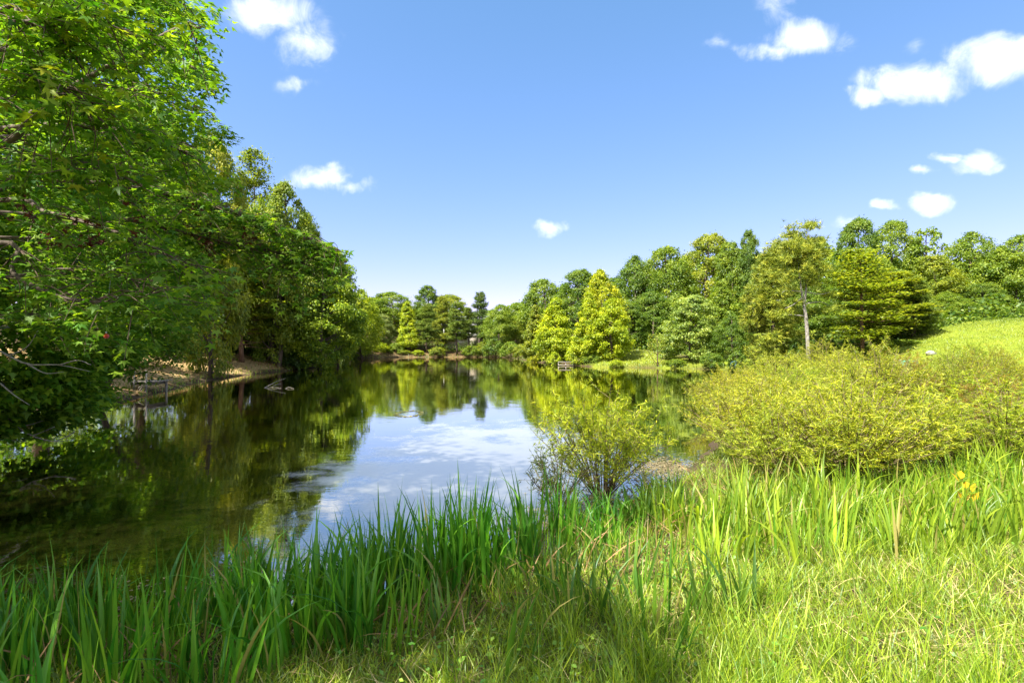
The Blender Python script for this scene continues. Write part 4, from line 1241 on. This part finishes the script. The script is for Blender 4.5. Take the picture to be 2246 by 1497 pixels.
# red fishing float caught in the maple
def fishing_float():
    c = pt(233, 737, 5.6); base = c + np.array([0, 0, .06])
    t = tag(empty('fishing_float', base), 'round red fishing float hanging on a line in the maple leaves', 'float')
    def cap(z0, z1, mat, name):
        m = MB(); th = np.linspace(z0, z1, 7)
        P = np.stack([np.zeros(7), np.zeros(7), 0.027 * np.cos(th)], 1) - np.array([0, 0, .06])
        tube(m, P, np.maximum(0.027 * np.sin(th), .001), 16, cap=False); m.build(name, mat, t, True)
    RED = rough_mat('red_plastic', (.62, .035, .012), (.7, .05, .02), 6, .3, 0)
    DKRED = rough_mat('dull_red_plastic', (.40, .02, .012), (.5, .04, .02), 6, .35, 0)
    cap(.02, pi / 2, RED, 'upper_shell'); cap(pi / 2, pi - .02, DKRED, 'lower_shell')
    m = MB(); tube(m, [(0, 0, -.028), (0, 0, -.012)], .006, 8); m.build('stem', WHITE, t)
    m = MB(); tube(m, [(0, 0, -.012), (.01, 0, .25), (.03, .02, .55)], .0012, 4); m.build('fishing_line', WHITE, t)


fishing_float()

# small jetty, its posts and the pale sheet behind
def jetty():
    Y = 21.6
    c = pt(330, 835, Y); base = np.array([c[0], Y, 0.0])
    t = tag(empty('jetty', base), 'small weathered plank jetty with two white posts at the straw bank', 'jetty')
    r = np.random.default_rng(3)
    zt = c[2]
    for i in range(6):
        m = MB(); box(m, (0, (i - 2.5) * .17, 0), (1.15 + r.uniform(-.1, .1), .15, .035)); o = m.build('plank', PLANKM, t)
        o.location = (r.uniform(-.04, .04), 0, zt + r.uniform(-.008, .008)); o.rotation_euler = (0, r.uniform(-.02, .02), r.uniform(-.02, .02))
    for sx in (-.45, .3):
        m = MB(); box(m, (sx, 0, zt - .085), (.07, 1.0, .12)); m.build('beam', PLANKM, t)
    for sx in (-.5, .38):
        m = MB(); tube(m, [(sx, .42, -.6), (sx, .42, zt - .03)], .05, 8); m.build('leg', PLANKM, t, True)
    for (px, py) in ((294, 800), (320, 812)):
        p = pt(px, py, Y - .55) - base
        m = MB(); tube(m, [(p[0], p[1], -.6), (p[0] + .01, p[1], p[2])], .036, 10); m.build('post', PALE_BARK, t, True)
    for q in range(4):
        a = np.array([-.35 + .1 * q, -.6, -.1]); m = MB(); tube(m, [a, a + np.array([.25, .1, zt * .8]), a + np.array([.45, .15, zt * 1.05])], np.array([.014, .01, .006]), 5); m.build('brace', DEADWOOD, t, True)


jetty()


def metal_sheet():
    p = hit(285, 800)
    c = pt(285, 788, p[1])
    m = MB(); n = 18
    x = np.linspace(-.46, .46, n)
    z = .018 * np.cos(np.arange(n) * pi)
    V = np.concatenate([np.stack([x, np.full(n, -.28), z - .04], 1), np.stack([x, np.full(n, .28), z + .10], 1)])
    Q = [[i, i + 1, n + i + 1, n + i] for i in range(n - 1)]
    m.add(V, Q)
    o = m.build('metal_sheet', WHITE)
    o.location = c; o.rotation_euler = (0, .06, -.15)
    md = o.modifiers.new('thick', 'SOLIDIFY'); md.thickness = .006
    tag(o, 'pale corrugated metal sheet among the leaves above the jetty posts', 'sheet')


metal_sheet()

# house beyond the far pines
def house():
    Y = 82; x = (1019 - 1123) / F * Y; z = gz(x, Y)
    t = tag(empty('house', (x, Y, z - .1), .25), 'small white house showing between the far shore pines', 'house')
    WALL = rough_mat('white_siding', (.62, .62, .6), (.72, .72, .7), 3, .7, .1, (1, 1, 20))
    ROOF = rough_mat('grey_shingle', (.10, .10, .11), (.2, .2, .21), 10, .9, .3)
    PANE = rough_mat('window_glass', (.02, .025, .03), (.04, .05, .06), 1, .08, 0)
    m = MB(); box(m, (0, 0, 1.9), (6.4, 5, 3.8)); m.build('wall', WALL, t)
    m = MB()
    V = [(-3.5, -2.9, 3.82), (3.5, -2.9, 3.82), (3.5, 2.9, 3.82), (-3.5, 2.9, 3.82), (-3.5, 0, 5.3), (3.5, 0, 5.3)]
    m.add(V, [[0, 1, 5, 4], [2, 3, 4, 5]]); m.add(V, [[0, 4, 3], [1, 2, 5]]); m.build('roof', ROOF, t)
    for wx in (-2.2, -.6, 2.4):
        m = MB(); box(m, (wx, -2.53, 2.2), (1.2, .08, 1.5)); f = m.build('window', WHITE, t)
        m = MB(); box(m, (wx, -2.58, 2.2), (1.0, .03, 1.3)); m.build('pane', PANE, f)
    m = MB(); box(m, (1.0, -2.53, 1.15), (1.0, .07, 2.1)); m.build('door', PLANKM, t)


house()


def white_rail():
    Y = 46.2
    a, b = pt(1225, 789, Y), pt(1257, 791, Y)
    base = np.array([(a[0] + b[0]) / 2, Y, gz((a[0] + b[0]) / 2, Y)])
    t = tag(empty('rail_fence', base), 'short white two-rail fence at the water below the yellow trees', 'fence')
    w = b[0] - a[0]
    for q in (-.5, 0, .5):
        m = MB(); box(m, (q * w, 0, .3), (.07, .07, .8)); m.build('post', DEADWOOD, t)
    for zz in (.42, .7):
        m = MB(); box(m, (0, -.065, zz), (w + .1, .035, .055)); m.build('rail', DEADWOOD, t)


white_rail()


def lumpy(name, label, cat, px, py, size, mat, seed, flat=.5):
    r = np.random.default_rng(seed)
    p = hit(px, py)
    th = np.linspace(0, pi, 8)
    m = MB(); ns = 12
    V = []
    for a in th:
        for k in range(ns):
            q = 2 * pi * k / ns; R = 1 + r.uniform(-.22, .22)
            V.append([sin(a) * cos(q) * R * size[0] / 2, sin(a) * sin(q) * R * size[1] / 2, cos(a) * size[2] / 2 * (1 + r.uniform(-.1, .1))])
    Q = [[i * ns + k, i * ns + (k + 1) % ns, (i + 1) * ns + (k + 1) % ns, (i + 1) * ns + k] for i in range(7) for k in range(ns)]
    m.add(V, np.array(Q)[:, ::-1])
    o = m.build(name, mat, smooth=seed % 2 == 0); o.location = p + np.array([0, 0, size[2] * .25])
    return tag(o, label, cat)


GREENT = rough_mat('green_tarp', (.05, .30, .20), (.10, .45, .32), 4, .5, .3)
BLUET = rough_mat('blue_tarp', (.03, .11, .30), (.08, .25, .5), 4, .5, .3)
STONE = rough_mat('pale_stone', (.20, .19, .17), (.42, .40, .37), 6, .9, .5)
lumpy('green_tarp', 'crumpled sea-green tarp at the foot of the lawn', 'tarp', 1990, 806, (1.0, .7, .5), GREENT, 41)
lumpy('blue_tarp', 'small blue tarp at the water in the shaded cove', 'tarp', 1613, 804, (.8, .6, .6), BLUET, 43)
lumpy('white_rock', 'pale rock lying on the sunny lawn above the willows', 'rock', 2042, 778, (.5, .4, .3), STONE, 44)
for (px, py, w, rz, tl, lab) in ((1806, 816, .95, .1, .12, 'white board lying beside the yellow bush'), (1965, 803, 1.2, .35, .25, 'grey-white board at the foot of the lawn beside the green tarp')):
    p = hit(px, py)
    m = MB(); box(m, (0, 0, 0), (w, .4, .05), 0, 0, tl); o = m.build('board', WHITE); o.location = p + np.array([0, 0, .12]); o.rotation_euler = (0.2, 0, rz); tag(o, lab, 'board')

# ------------------------------------------------------------------ willows
def willow_proto(seed, H, R, n_stem, n_leaf, leaf=.085, upright=.75):
    r = np.random.default_rng(seed)
    sb = MB(); stems = []
    for i in range(n_stem):
        a = r.uniform(0, 2 * pi); q = np.sqrt(r.uniform(0, 1)); e = R * q
        h = H * (1 - .38 * q ** 2) * r.uniform(.78, 1.04)
        b = np.array([cos(a), sin(a), 0])
        P = curve_pts([b * .12 * R * r.uniform(.2, 1), b * e * .45 + np.array([0, 0, h * .45]), b * e * .85 + np.array([0, 0, h * .8]), b * e * 1.05 + np.array([0, 0, h])], 8)
        tube(sb, P, np.linspace(.010, .002, 8), 4, cap=False); stems.append(P)
        for w in range(5):
            j = r.integers(2, 7); d = norm(r.normal(0, .8, 3) + np.array([b[0] * .4, b[1] * .4, upright])) * r.uniform(.15, .45)
            Q = curve_pts([P[j], P[j] + d * .6, P[j] + d + np.array([0, 0, .05])], 5)
            tube(sb, Q, np.linspace(.004, .0015, 5), 3, cap=False); stems.append(Q)
    k = r.integers(0, len(stems), n_leaf); f = r.uniform(.2, 1, n_leaf)
    P = np.array([stems[a][min(int(b * (len(stems[a]) - 1)), len(stems[a]) - 2)] * (1 - (b * (len(stems[a]) - 1)) % 1) + stems[a][min(int(b * (len(stems[a]) - 1)) + 1, len(stems[a]) - 1)] * ((b * (len(stems[a]) - 1)) % 1) for a, b in zip(k, f)])
    D = np.array([stems[a][-1] - stems[a][-2] for a in k]); D = norm(D)
    al = norm(D * .8 + r.normal(0, .7, (n_leaf, 3)) + np.array([0, 0, -.1]))
    sz = leaf * r.uniform(.6, 1.3, n_leaf)
    P = P + al * sz[:, None] * .5
    fb = MB(); leaf_cloud(fb, P, r.normal(0, .7, (n_leaf, 3)) + np.array([0, -.1, .5]), sz, LANCE, along=al, r=r)
    return [('stems', sb.mesh('stems', WILLOW_STEM, True), 'stuff'), ('foliage', fb.mesh('foliage', LEAF), 'stuff')]


P_WIL = [willow_proto(201, 1.7, 1.0, 70, 15000, .07), willow_proto(202, 1.6, 1.15, 74, 15500, .07), willow_proto(203, 1.8, .95, 70, 14500, .07), willow_proto(204, 1.5, 1.1, 66, 14500, .07)]
P_WIL_NEAR = willow_proto(205, 1.45, 1.0, 54, 8500, .085)
WC = (.325, .365, .024)
WG = 'willow shrubs massed on the sunny bank'
wl = [(4.75, 9.7, 'willow shrub at the water end of the mass, its foot in the weed mat'), (5.1, 10.6, 'willow shrub standing behind the one at the weed mat'), (5.7, 9.5, 'dense willow shrub second from the water, dark stems at its foot'),
      (6.1, 11.4, 'willow shrub whose pale tips overlap the pond edge'), (6.4, 9.9, 'willow shrub third from the water along the reeds'), (7.0, 12.6, 'willow shrub in the second rank below the forked pine'),
      (7.7, 10.0, 'willow shrub with dark stems showing over the reeds, fourth from the water'), (8.6, 12.2, 'willow shrub in the second rank below the yellow bush'), (9.0, 9.9, 'willow shrub fifth from the water along the reeds'),
      (10.2, 10.2, 'rusty tinged willow shrub last along the reeds'), (10.3, 12.6, 'willow shrub in the second rank below the green tarp'), (11.8, 11.4, 'willow shrub at the edge of the picture beside the rusty one'),
      (12.2, 13.6, 'willow shrub on the slope behind the rusty one'), (8.3, 15.0, 'willow shrub in the third rank towards the pond'), (10.3, 16.0, 'willow shrub in the third rank below the white rock'),
      (12.6, 16.2, 'willow shrub in the third rank on the slope'), (14.6, 15.6, 'willow shrub high on the slope at the edge of the picture'), (6.2, 14.6, 'willow shrub with its tips over the open water'),
      (11.6, 19.0, 'willow shrub nearest the foot of the lawn'), (14.2, 18.8, 'willow shrub where the mass meets the lawn'), (16.6, 18.6, 'uppermost willow shrub against the lawn'), (9.6, 18.6, 'willow shrub in front of the yellow bush and board'),
      (13.6, 13.2, 'willow shrub on the slope at the very edge, second rank'), (7.6, 17.4, 'thin willow shrub at the pond edge in the last rank')]
for i, (x, y, lab) in enumerate(wl):
    if y < 14: y = 6.85 + (y - 9.5) * 1.5; x = x * .80 - .02
    k = rng.uniform(.78, 1.15); g = rng.uniform(.82, 1.12)
    c = (WC[0] * k * g, WC[1] * k, WC[2] * k)
    if 'rusty' in lab: c = (.27, .21, .025)
    s = rng.uniform(.86, 1.14)
    if y > 14: s *= 1.05
    plant_tree(P_WIL[i % 4], 'willow_shrub', lab, 'shrub', x, y, c, s * 1.08, s * (.70 if y < 8 else .90), i * 1.7, WG)
plant_tree(P_WIL_NEAR, 'willow_shrub', 'airy willow shrub standing in the water by itself, reeds before it', 'shrub', 1.30, 7.35, (.34, .41, .02), 1.0, 1.04, .4, z=0.0)
plant_tree(willow_proto(206, .75, .6, 22, 1500, .08), 'willow_shrub', 'small sparse willow sprout beside the airy one in the water', 'shrub', .62, 6.75, (.10, .14, .018), 1.0, 1.0, .1, z=0.0)


# ------------------------------------------------------------------ reeds
def reed_proto(seed, n, H, W, spread=.16, droop=.18, lean=.12):
    """leaf meshes of one clump"""
    r = np.random.default_rng(seed)
    out = []
    for i in range(n):
        a = r.uniform(0, 2 * pi)
        mb = MB()
        big = r.uniform() < .26
        blades(mb, np.array([[cos(a) * spread * r.uniform(0, 1), sin(a) * spread * r.uniform(0, 1), 0]]), H * r.uniform(.6, 1.05), W * r.uniform(.75, 1.2),
               np.array([[cos(a) * lean * r.uniform(.1, 1) + .06, sin(a) * lean * r.uniform(.1, 1)]]), droop * (2.8 if big else r.uniform(.05, .9)), 7, r, np.array([r.uniform(0, 1)]), fold=True)
        out.append(mb.mesh('leaf', REED))
    return out


RP = [reed_proto(300 + i, 12, 1.0, .027) for i in range(7)]
RP_B = [reed_proto(320 + i, 9, 1.0, .024, .2, .1, .10) for i in range(5)]


def reed_clump(protos, x, y, h, color, label, group, wide=1.0):
    z = gz(x, y)
    t = empty('reed_clump', (x, y, max(z, -.25) - .02), rng.uniform(0, 6.28), (wide, wide, h))
    tag(t, label, 'reeds', group)
    k = rng.uniform(.8, 1.2)
    for me in protos[rng.integers(0, len(protos))]:
        o = link('leaf', me, t)
        o.color = (color[0] * k, color[1] * k, color[2] * k, 1)


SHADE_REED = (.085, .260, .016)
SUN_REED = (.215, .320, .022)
def shore_y(x):
    ys = np.linspace(2.5, 12, 400)
    d = pond_sdf(np.full(400, x), ys)
    i = np.argmax(d < 0)
    return ys[i]


# shaded bed at the left
for i in range(88):
    x = rng.uniform(-4.9, -.9); s = shore_y(x)
    y = rng.uniform(max(2.35, s - 1.35), s + .12)
    h = rng.uniform(.58, .88)
    size = 'tall' if h > .78 else ('low' if h < .66 else 'middling')
    row = 'at the water edge' if s - y < .35 else ('in the shaded middle rows' if s - y < .85 else 'shaded and next to the grass,')
    part = 'below the maple' if x < -3.3 else ('halfway along' if x < -2.1 else 'beside the sky reflection')
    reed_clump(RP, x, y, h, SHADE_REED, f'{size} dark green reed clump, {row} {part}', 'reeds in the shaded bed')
# bed along the waterline in the middle
for i in range(64):
    x = rng.uniform(-1.3, 2.3); s = shore_y(x)
    y = s + rng.normal(-.12, .30) - max(0, x - .7) * .9
    h = rng.uniform(.78, 1.12) * (1 if x < .6 else .52)
    size = 'tall' if h > .98 else ('short' if h < .6 else 'middling')
    row = 'with its foot in the water' if y > s - .05 else 'on the grass side'
    part = 'before the sky reflection' if x < -.1 else ('before the tree reflection' if x < .8 else 'below the lone water willow')
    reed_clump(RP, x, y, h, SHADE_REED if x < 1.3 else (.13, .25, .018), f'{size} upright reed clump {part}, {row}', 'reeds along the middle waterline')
for i in range(16):
    x = rng.uniform(-1.2, 1.2); y = rng.uniform(2.7, shore_y(x) - .5)
    h = rng.uniform(.4, .62)
    where = 'towards the shaded bed' if x < -.3 else ('below the paper scrap' if x < .4 else 'towards the sunny grass')
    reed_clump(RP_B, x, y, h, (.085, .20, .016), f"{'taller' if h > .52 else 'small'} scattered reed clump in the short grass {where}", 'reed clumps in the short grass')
# sunny bed
for i in range(150):
    x = rng.uniform(1.6, 7.4); y = rng.uniform(4.3, 5.3 + .22 * x)
    y = min(y, 8.9) if x > 3.2 else min(y, shore_y(x) + .15)
    if y < 4.0 + .1 * x: continue
    h = rng.uniform(.46, .74)
    size = 'tall' if h > .66 else ('low' if h < .54 else 'middling')
    q = (y - 4.0 - .1 * x) / (1.3 + .12 * x)
    row = 'close under the willows' if q > .68 else ('in the middle rows' if q > .33 else 'by the short grass')
    part = 'near the weed mat' if x < 3 else ('near the dense willow' if x < 4.6 else ('near the yellow sapling' if x < 6.2 else 'at the edge of the picture'))
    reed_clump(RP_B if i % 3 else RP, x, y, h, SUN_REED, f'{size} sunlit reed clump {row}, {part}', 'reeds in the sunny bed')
for (x, y) in ((1.35, 3.5), (1.55, 3.55), (2.4, 4.2), (3.3, 4.4), (.55, 3.6)):
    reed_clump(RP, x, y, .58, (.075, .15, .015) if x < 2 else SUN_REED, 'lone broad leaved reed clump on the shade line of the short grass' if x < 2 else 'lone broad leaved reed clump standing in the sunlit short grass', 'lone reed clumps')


def reed_fill():
    r = np.random.default_rng(55)
    mb = MB()
    n = 11000
    X = r.uniform(-6.5, 9, n); Y = r.uniform(2.2, 9.2, n)
    d = pond_sdf(X, Y)
    ok = (d > -.25) & (((X < -.6) & (d < 1.3)) | ((X > -.6) & (X < .7) & (d < .55)) | ((X > .7) & (X < 2.2) & (d > .5) & (d < 1.6) & (r.uniform(0, 1, n) < .4)) | ((X > 1.8) & (Y > 4.2 + .08 * X) & (Y < 5.4 + .22 * X) & (r.uniform(0, 1, n) < .75)))
    X, Y = X[ok], Y[ok]; n = len(X)
    P = np.stack([X, Y, np.maximum(ground_z(X, Y), -.2) - .01], 1)
    a = r.uniform(0, 2 * pi, n)
    blades(mb, P, r.uniform(.35, .8, n) * np.where((X > .7), .62, 1), r.uniform(.009, .02, n), np.stack([np.cos(a) * .12 + .05, np.sin(a) * .12], 1), r.uniform(0, .25, n) * (r.uniform(0, 1, n) < .5), 5, r)
    o = mb.build('reeds', REED); o.color = (.13, .28, .018, 1)
    tag(o, 'thinner reed leaves filling the beds between the clumps', None, None, 'stuff')


reed_fill()


# ------------------------------------------------------------------ grass, straw and weeds on the near bank
def near_grass():
    r = np.random.default_rng(61)

    def scatter(n, pred=None):
        Y = 2.0 + 7.5 * r.uniform(0, 1, n) ** 1.5
        X = r.uniform(-1.15, 1.15, n) * Y + r.normal(0, .3, n)
        d = pond_sdf(X, Y)
        ok = d > .05
        if pred is not None: ok &= pred(X, Y, d)
        X, Y = X[ok], Y[ok]
        return np.stack([X, Y, ground_z(X, Y) - .005], 1)
    clump = lambda X, Y: .5 + .5 * np.sin(X * 2.1 + 1.3 * np.sin(Y * 1.7)) * np.cos(Y * 2.6 + np.sin(X * 1.9))
    P = scatter(190000, lambda X, Y, d: (r.uniform(0, 1, len(X)) < .35 + .65 * clump(X, Y)))
    n = len(P); a = r.uniform(0, 2 * pi, n)
    h = r.uniform(.05, .17, n) * (.7 + .6 * clump(P[:, 0], P[:, 1])) * (1 + .5 * sstep(2, 5, P[:, 0]))
    mb = MB(); blades(mb, P, h, r.uniform(.0025, .006, n) * (1 + P[:, 1] * .08), np.stack([np.cos(a), np.sin(a)], 1) * r.uniform(.1, .9, n)[:, None], r.uniform(0, .4, n), 3, r)
    o = mb.build('grass', GRASS); o.color = (.215, .310, .018, 1)
    tag(o, 'short bright grass covering the near bank', None, None, 'stuff')
    # longer tufts
    T = scatter(1500, lambda X, Y, d: (X > -.4) & (Y < 8) & (r.uniform(0, 1, len(X)) < .3 + .7 * clump(X * .9, Y * .8)))
    rep = 26; P = np.repeat(T, rep, 0) + np.c_[r.normal(0, .05, (len(T) * rep, 2)), np.zeros(len(T) * rep)]
    n = len(P); a = r.uniform(0, 2 * pi, n)
    mb = MB(); blades(mb, P, r.uniform(.14, .42, n), r.uniform(.003, .006, n), np.stack([np.cos(a), np.sin(a)], 1) * r.uniform(.05, .5, n)[:, None], r.uniform(0, .35, n), 4, r)
    o = mb.build('long_grass', GRASS); o.color = (.235, .355, .02, 1)
    tag(o, 'longer thin grass tufts in the sunny part of the bank', None, None, 'stuff')
    # dead straw lying in the sward
    P = scatter(22000, lambda X, Y, d: r.uniform(0, 1, len(X)) < (.10 + .45 * (1 - clump(X * 1.3, Y * 1.2)) + .45 * sstep(.5, 2.5, X)))
    n = len(P); a = r.uniform(0, 2 * pi, n); P[:, 2] += r.uniform(.0, .05, n)
    mb = MB(); blades(mb, P, r.uniform(.08, .28, n), r.uniform(.002, .006, n), np.stack([np.cos(a), np.sin(a)], 1) * r.uniform(.9, 1.5, n)[:, None], r.uniform(0, .1, n), 3, r)
    o = mb.build('dead_grass', STRAW); o.color = (1, 1, 1, 1)
    tag(o, 'dead straw lying in the grass of the near bank', None, None, 'stuff')
    # small broad weeds
    P = scatter(15000, lambda X, Y, d: (Y < 5) & (r.uniform(0, 1, len(X)) < clump(X * .8 + 2, Y * .9 + 1) * np.where(X < 1.6, 1, .3)))
    n = len(P); P[:, 2] += r.uniform(.02, .13, n)
    mb = MB(); leaf_cloud(mb, P, r.normal(0, .4, (n, 3)) + np.array([0, 0, 1.]), r.uniform(.018, .045, n), QUAD, r=r)
    o = mb.build('weeds', GRASS); o.color = (.15, .32, .016, 1)
    tag(o, 'small broad leaved weeds in the near grass', None, None, 'stuff')
    # rough grass on the lawn and the slopes farther off
    n = 90000
    Y = r.uniform(9, 34, n); X = Y * r.uniform(.35, 1.1, n)
    d = pond_sdf(X, Y); ok = d > .2; X, Y = X[ok], Y[ok]; n = len(X)
    P = np.stack([X, Y, ground_z(X, Y) - .005], 1); a = r.uniform(0, 2 * pi, n)
    mb = MB(); blades(mb, P, r.uniform(.06, .16, n) * (.8 + .5 * clump(X * .5, Y * .4)), r.uniform(.008, .02, n), np.stack([np.cos(a), np.sin(a)], 1) * r.uniform(.1, .8, n)[:, None], r.uniform(0, .3, n), 2, r, tint=np.clip(r.uniform(0, .6, n) + .4 * clump(X * .35 + 1, Y * .3), 0, 1))
    o = mb.build('lawn_grass', GRASS); o.color = (.180, .240, .014, 1)
    tag(o, 'yellow-green grass of the lawn rising behind the willows', None, None, 'stuff')
    # grass fringe of the mown slope across the pond
    n = 9000
    Y = r.uniform(41, 60, n); X = r.uniform(5.5, 15, n)
    d = pond_sdf(X, Y); ok = d > .1; X, Y = X[ok], Y[ok]; n = len(X)
    P = np.stack([X, Y, ground_z(X, Y) - .005], 1); a = r.uniform(0, 2 * pi, n)
    mb = MB(); blades(mb, P, r.uniform(.08, .2, n), r.uniform(.03, .06, n), np.stack([np.cos(a), np.sin(a)], 1) * r.uniform(.1, .8, n)[:, None], r.uniform(0, .3, n), 2, r)
    o = mb.build('lawn_grass', GRASS); o.color = (.20, .23, .016, 1)
    tag(o, 'grass of the mown slope across the pond', None, None, 'stuff')
    # tufts on the grassy spit
    n = 5000
    Y = r.uniform(24, 37, n); X = r.uniform(11, 20, n)
    d = pond_sdf(X, Y); ok = (d > .02) & (d < 3); X, Y = X[ok], Y[ok]; n = len(X)
    P = np.stack([X, Y, ground_z(X, Y) - .005], 1); a = r.uniform(0, 2 * pi, n)
    mb = MB(); blades(mb, P, r.uniform(.15, .45, n), r.uniform(.02, .04, n), np.stack([np.cos(a), np.sin(a)], 1) * r.uniform(.1, .5, n)[:, None], r.uniform(0, .3, n), 3, r)
    o = mb.build('spit_grass', GRASS); o.color = (.22, .235, .02, 1)
    tag(o, 'tall yellow grass on the low spit below the pines', None, None, 'stuff')


near_grass()


def leaf_litter():
    r = np.random.default_rng(97)
    n = 26000
    left = r.uniform(0, 1, n) < .7
    X = np.where(left, r.uniform(-28, -12, n), r.uniform(-20, 3, n)); Y = np.where(left, r.uniform(16, 60, n), r.uniform(68, 80, n))
    d = pond_sdf(X, Y); ok = (d > .2) & (d < 10); X, Y = X[ok], Y[ok]; n = len(X)
    P = np.stack([X, Y, ground_z(X, Y) + .015], 1)
    mb = MB(); leaf_cloud(mb, P, r.normal(0, .35, (n, 3)) + np.array([0, 0, 1.]), r.uniform(.06, .16, n), QUAD, r=r)
    o = mb.build('leaf_litter', STRAW); o.color = (.55, .42, .34, 1)
    tag(o, 'brown fallen leaves and needles on the wooded banks', None, None, 'stuff')


leaf_litter()


def shore_fringe():
    """rank grass and dead reed litter along the waterline"""
    r = np.random.default_rng(91)
    n = 60000
    X = r.uniform(-24, 20, n); Y = r.uniform(14, 76, n)
    d = pond_sdf(X, Y); ok = (d > -.05) & (d < r.uniform(.1, 1.5, n)); X, Y = X[ok], Y[ok]; n = len(X)
    P = np.stack([X, Y, np.maximum(ground_z(X, Y), 0) - .01], 1); a = r.uniform(0, 2 * pi, n)
    mb = MB(); blades(mb, P, r.uniform(.12, .42, n), r.uniform(.02, .05, n), np.stack([np.cos(a), np.sin(a)], 1) * r.uniform(.1, .7, n)[:, None], r.uniform(0, .4, n), 3, r)
    o = mb.build('shore_grass', GRASS); o.color = (.17, .25, .02, 1)
    tag(o, 'rank green grass fringing the far waterline', None, None, 'stuff')
    n = 4200
    X = r.uniform(-6, 7.5, n); Y = r.uniform(2.3, 7.5, n)
    d = pond_sdf(X, Y); ok = (d > -.3) & (d < 1.3); X, Y = X[ok], Y[ok]; n = len(X)
    P = np.stack([X, Y, np.maximum(ground_z(X, Y), -.05) + r.uniform(0, .12, n)], 1); a = r.uniform(0, 2 * pi, n)
    mb = MB(); blades(mb, P, r.uniform(.15, .5, n), r.uniform(.006, .018, n), np.stack([np.cos(a), np.sin(a)], 1) * r.uniform(.5, 1.5, n)[:, None], r.uniform(0, .35, n), 4, r)
    o = mb.build('dead_reeds', STRAW); o.color = (.5, .40, .34, 1)
    tag(o, 'brown dead reed leaves lying between the living clumps', None, None, 'stuff')


shore_fringe()


def floating_weed():
    r = np.random.default_rng(66)
    mb = MB()
    def patch(cx, cy, sx, sy, n):
        X = r.normal(cx, sx, n); Y = r.normal(cy, sy, n)
        d = pond_sdf(X, Y); ok = d < .1; X, Y = X[ok], Y[ok]; n = len(X)
        P = np.stack([X, Y, r.uniform(.004, .012, n)], 1)
        leaf_cloud(mb, P, r.normal(0, .12, (n, 3)) + np.array([0, 0, 1.]), r.uniform(.02, .06, n), QUAD, r=r)
    patch(2.75, 8.9, .38, .35, 2400); patch(2.3, 8.0, .35, .4, 900); patch(.55, 6.2, .25, .35, 700); patch(1.4, 7.2, .4, .3, 500)
    patch(-1.3, 4.9, .5, .15, 260); patch(-2.6, 4.5, .6, .2, 200)
    o = mb.build('floating_weed', STRAW); o.color = (.42, .44, .52, 1)
    tag(o, 'brown weed mat and scraps floating at the reed edge', None, None, 'stuff')
    mb = MB()
    c = hit(898, 907)
    a = r.uniform(0, 2 * pi, 260); R = r.uniform(.55, .8, 260)
    P = np.stack([c[0] + .55 * R * np.cos(a), c[1] + .9 * R * np.sin(a), np.full(260, .01)], 1)
    leaf_cloud(mb, P, r.normal(0, .1, (260, 3)) + np.array([0, 0, 1.]), .07, QUAD, r=r)
    o = mb.build('floating_scum', STRAW); o.color = (1.6, 1.8, 1.2, 1)
    tag(o, 'thin ring of pale scum on the open water', None, None, 'stuff')


floating_weed()


def yellow_sapling():
    Y = 4.9
    x = (2118 - 1123) / F * Y; base = np.array([x, Y, gz(x, Y) - .02])
    t = tag(empty('yellow_sapling', base), 'slender sapling with a few yellow leaves rising from the sunny reeds', 'sapling')
    rel = lambda px, py, dy=0.0: pt(px, py, Y + dy) - base
    m = MB(); tube(m, curve_pts([(0, 0, 0), rel(2122, 1150), rel(2116, 1090), rel(2110, 1045)], 9), np.linspace(.006, .002, 9), 5); m.build('stem', TWIG, t, True)
    vb = MB(); vb.add([[0, -.5, 0], [.22, -.2, .04], [.26, .1, .03], [0, .5, -.08], [-.26, .1, .03], [-.22, -.2, .04], [0, 0, 0]], [[6, 0, 1], [6, 1, 2], [6, 2, 3], [6, 3, 4], [6, 4, 5], [6, 5, 0]], .5)
    me = vb.mesh('leaf', LEAF_NEAR)
    r = np.random.default_rng(2)
    for (px, py, dx) in ((2108, 1040, .2), (2095, 1045, -.9), (2118, 1062, .5), (2135, 1068, 1.0), (2120, 1085, .4), (2140, 1088, 1.1), (2110, 1105, -.3), (2105, 1085, -.7)):
        o = link('leaf', me, t); o.location = rel(px, py, r.uniform(-.05, .05)); o.scale = (.11,) * 3
        o.rotation_euler = (r.uniform(.5, 1.2), r.uniform(-.5, .5), -dx - .3); o.color = (.60, .38, .012, 1)


yellow_sapling()


def litter():
    p = hit(915, 1273)
    r = np.random.default_rng(9)
    m = MB(); n = 6
    g = np.array([[(i / (n - 1) - .5) * .13, (j / (n - 1) - .5) * .09, r.uniform(0, .035)] for j in range(n) for i in range(n)])
    Q = [[j * n + i, j * n + i + 1, (j + 1) * n + i + 1, (j + 1) * n + i] for j in range(n - 1) for i in range(n - 1)]
    m.add(g, Q); o = m.build('paper_scrap', WHITE); o.location = p + np.array([0, 0, .12]); o.rotation_euler = (.5, .1, .2)
    md = o.modifiers.new('thick', 'SOLIDIFY'); md.thickness = .002
    tag(o, 'crumpled white paper scrap caught in the reeds before the water', 'litter')


litter()
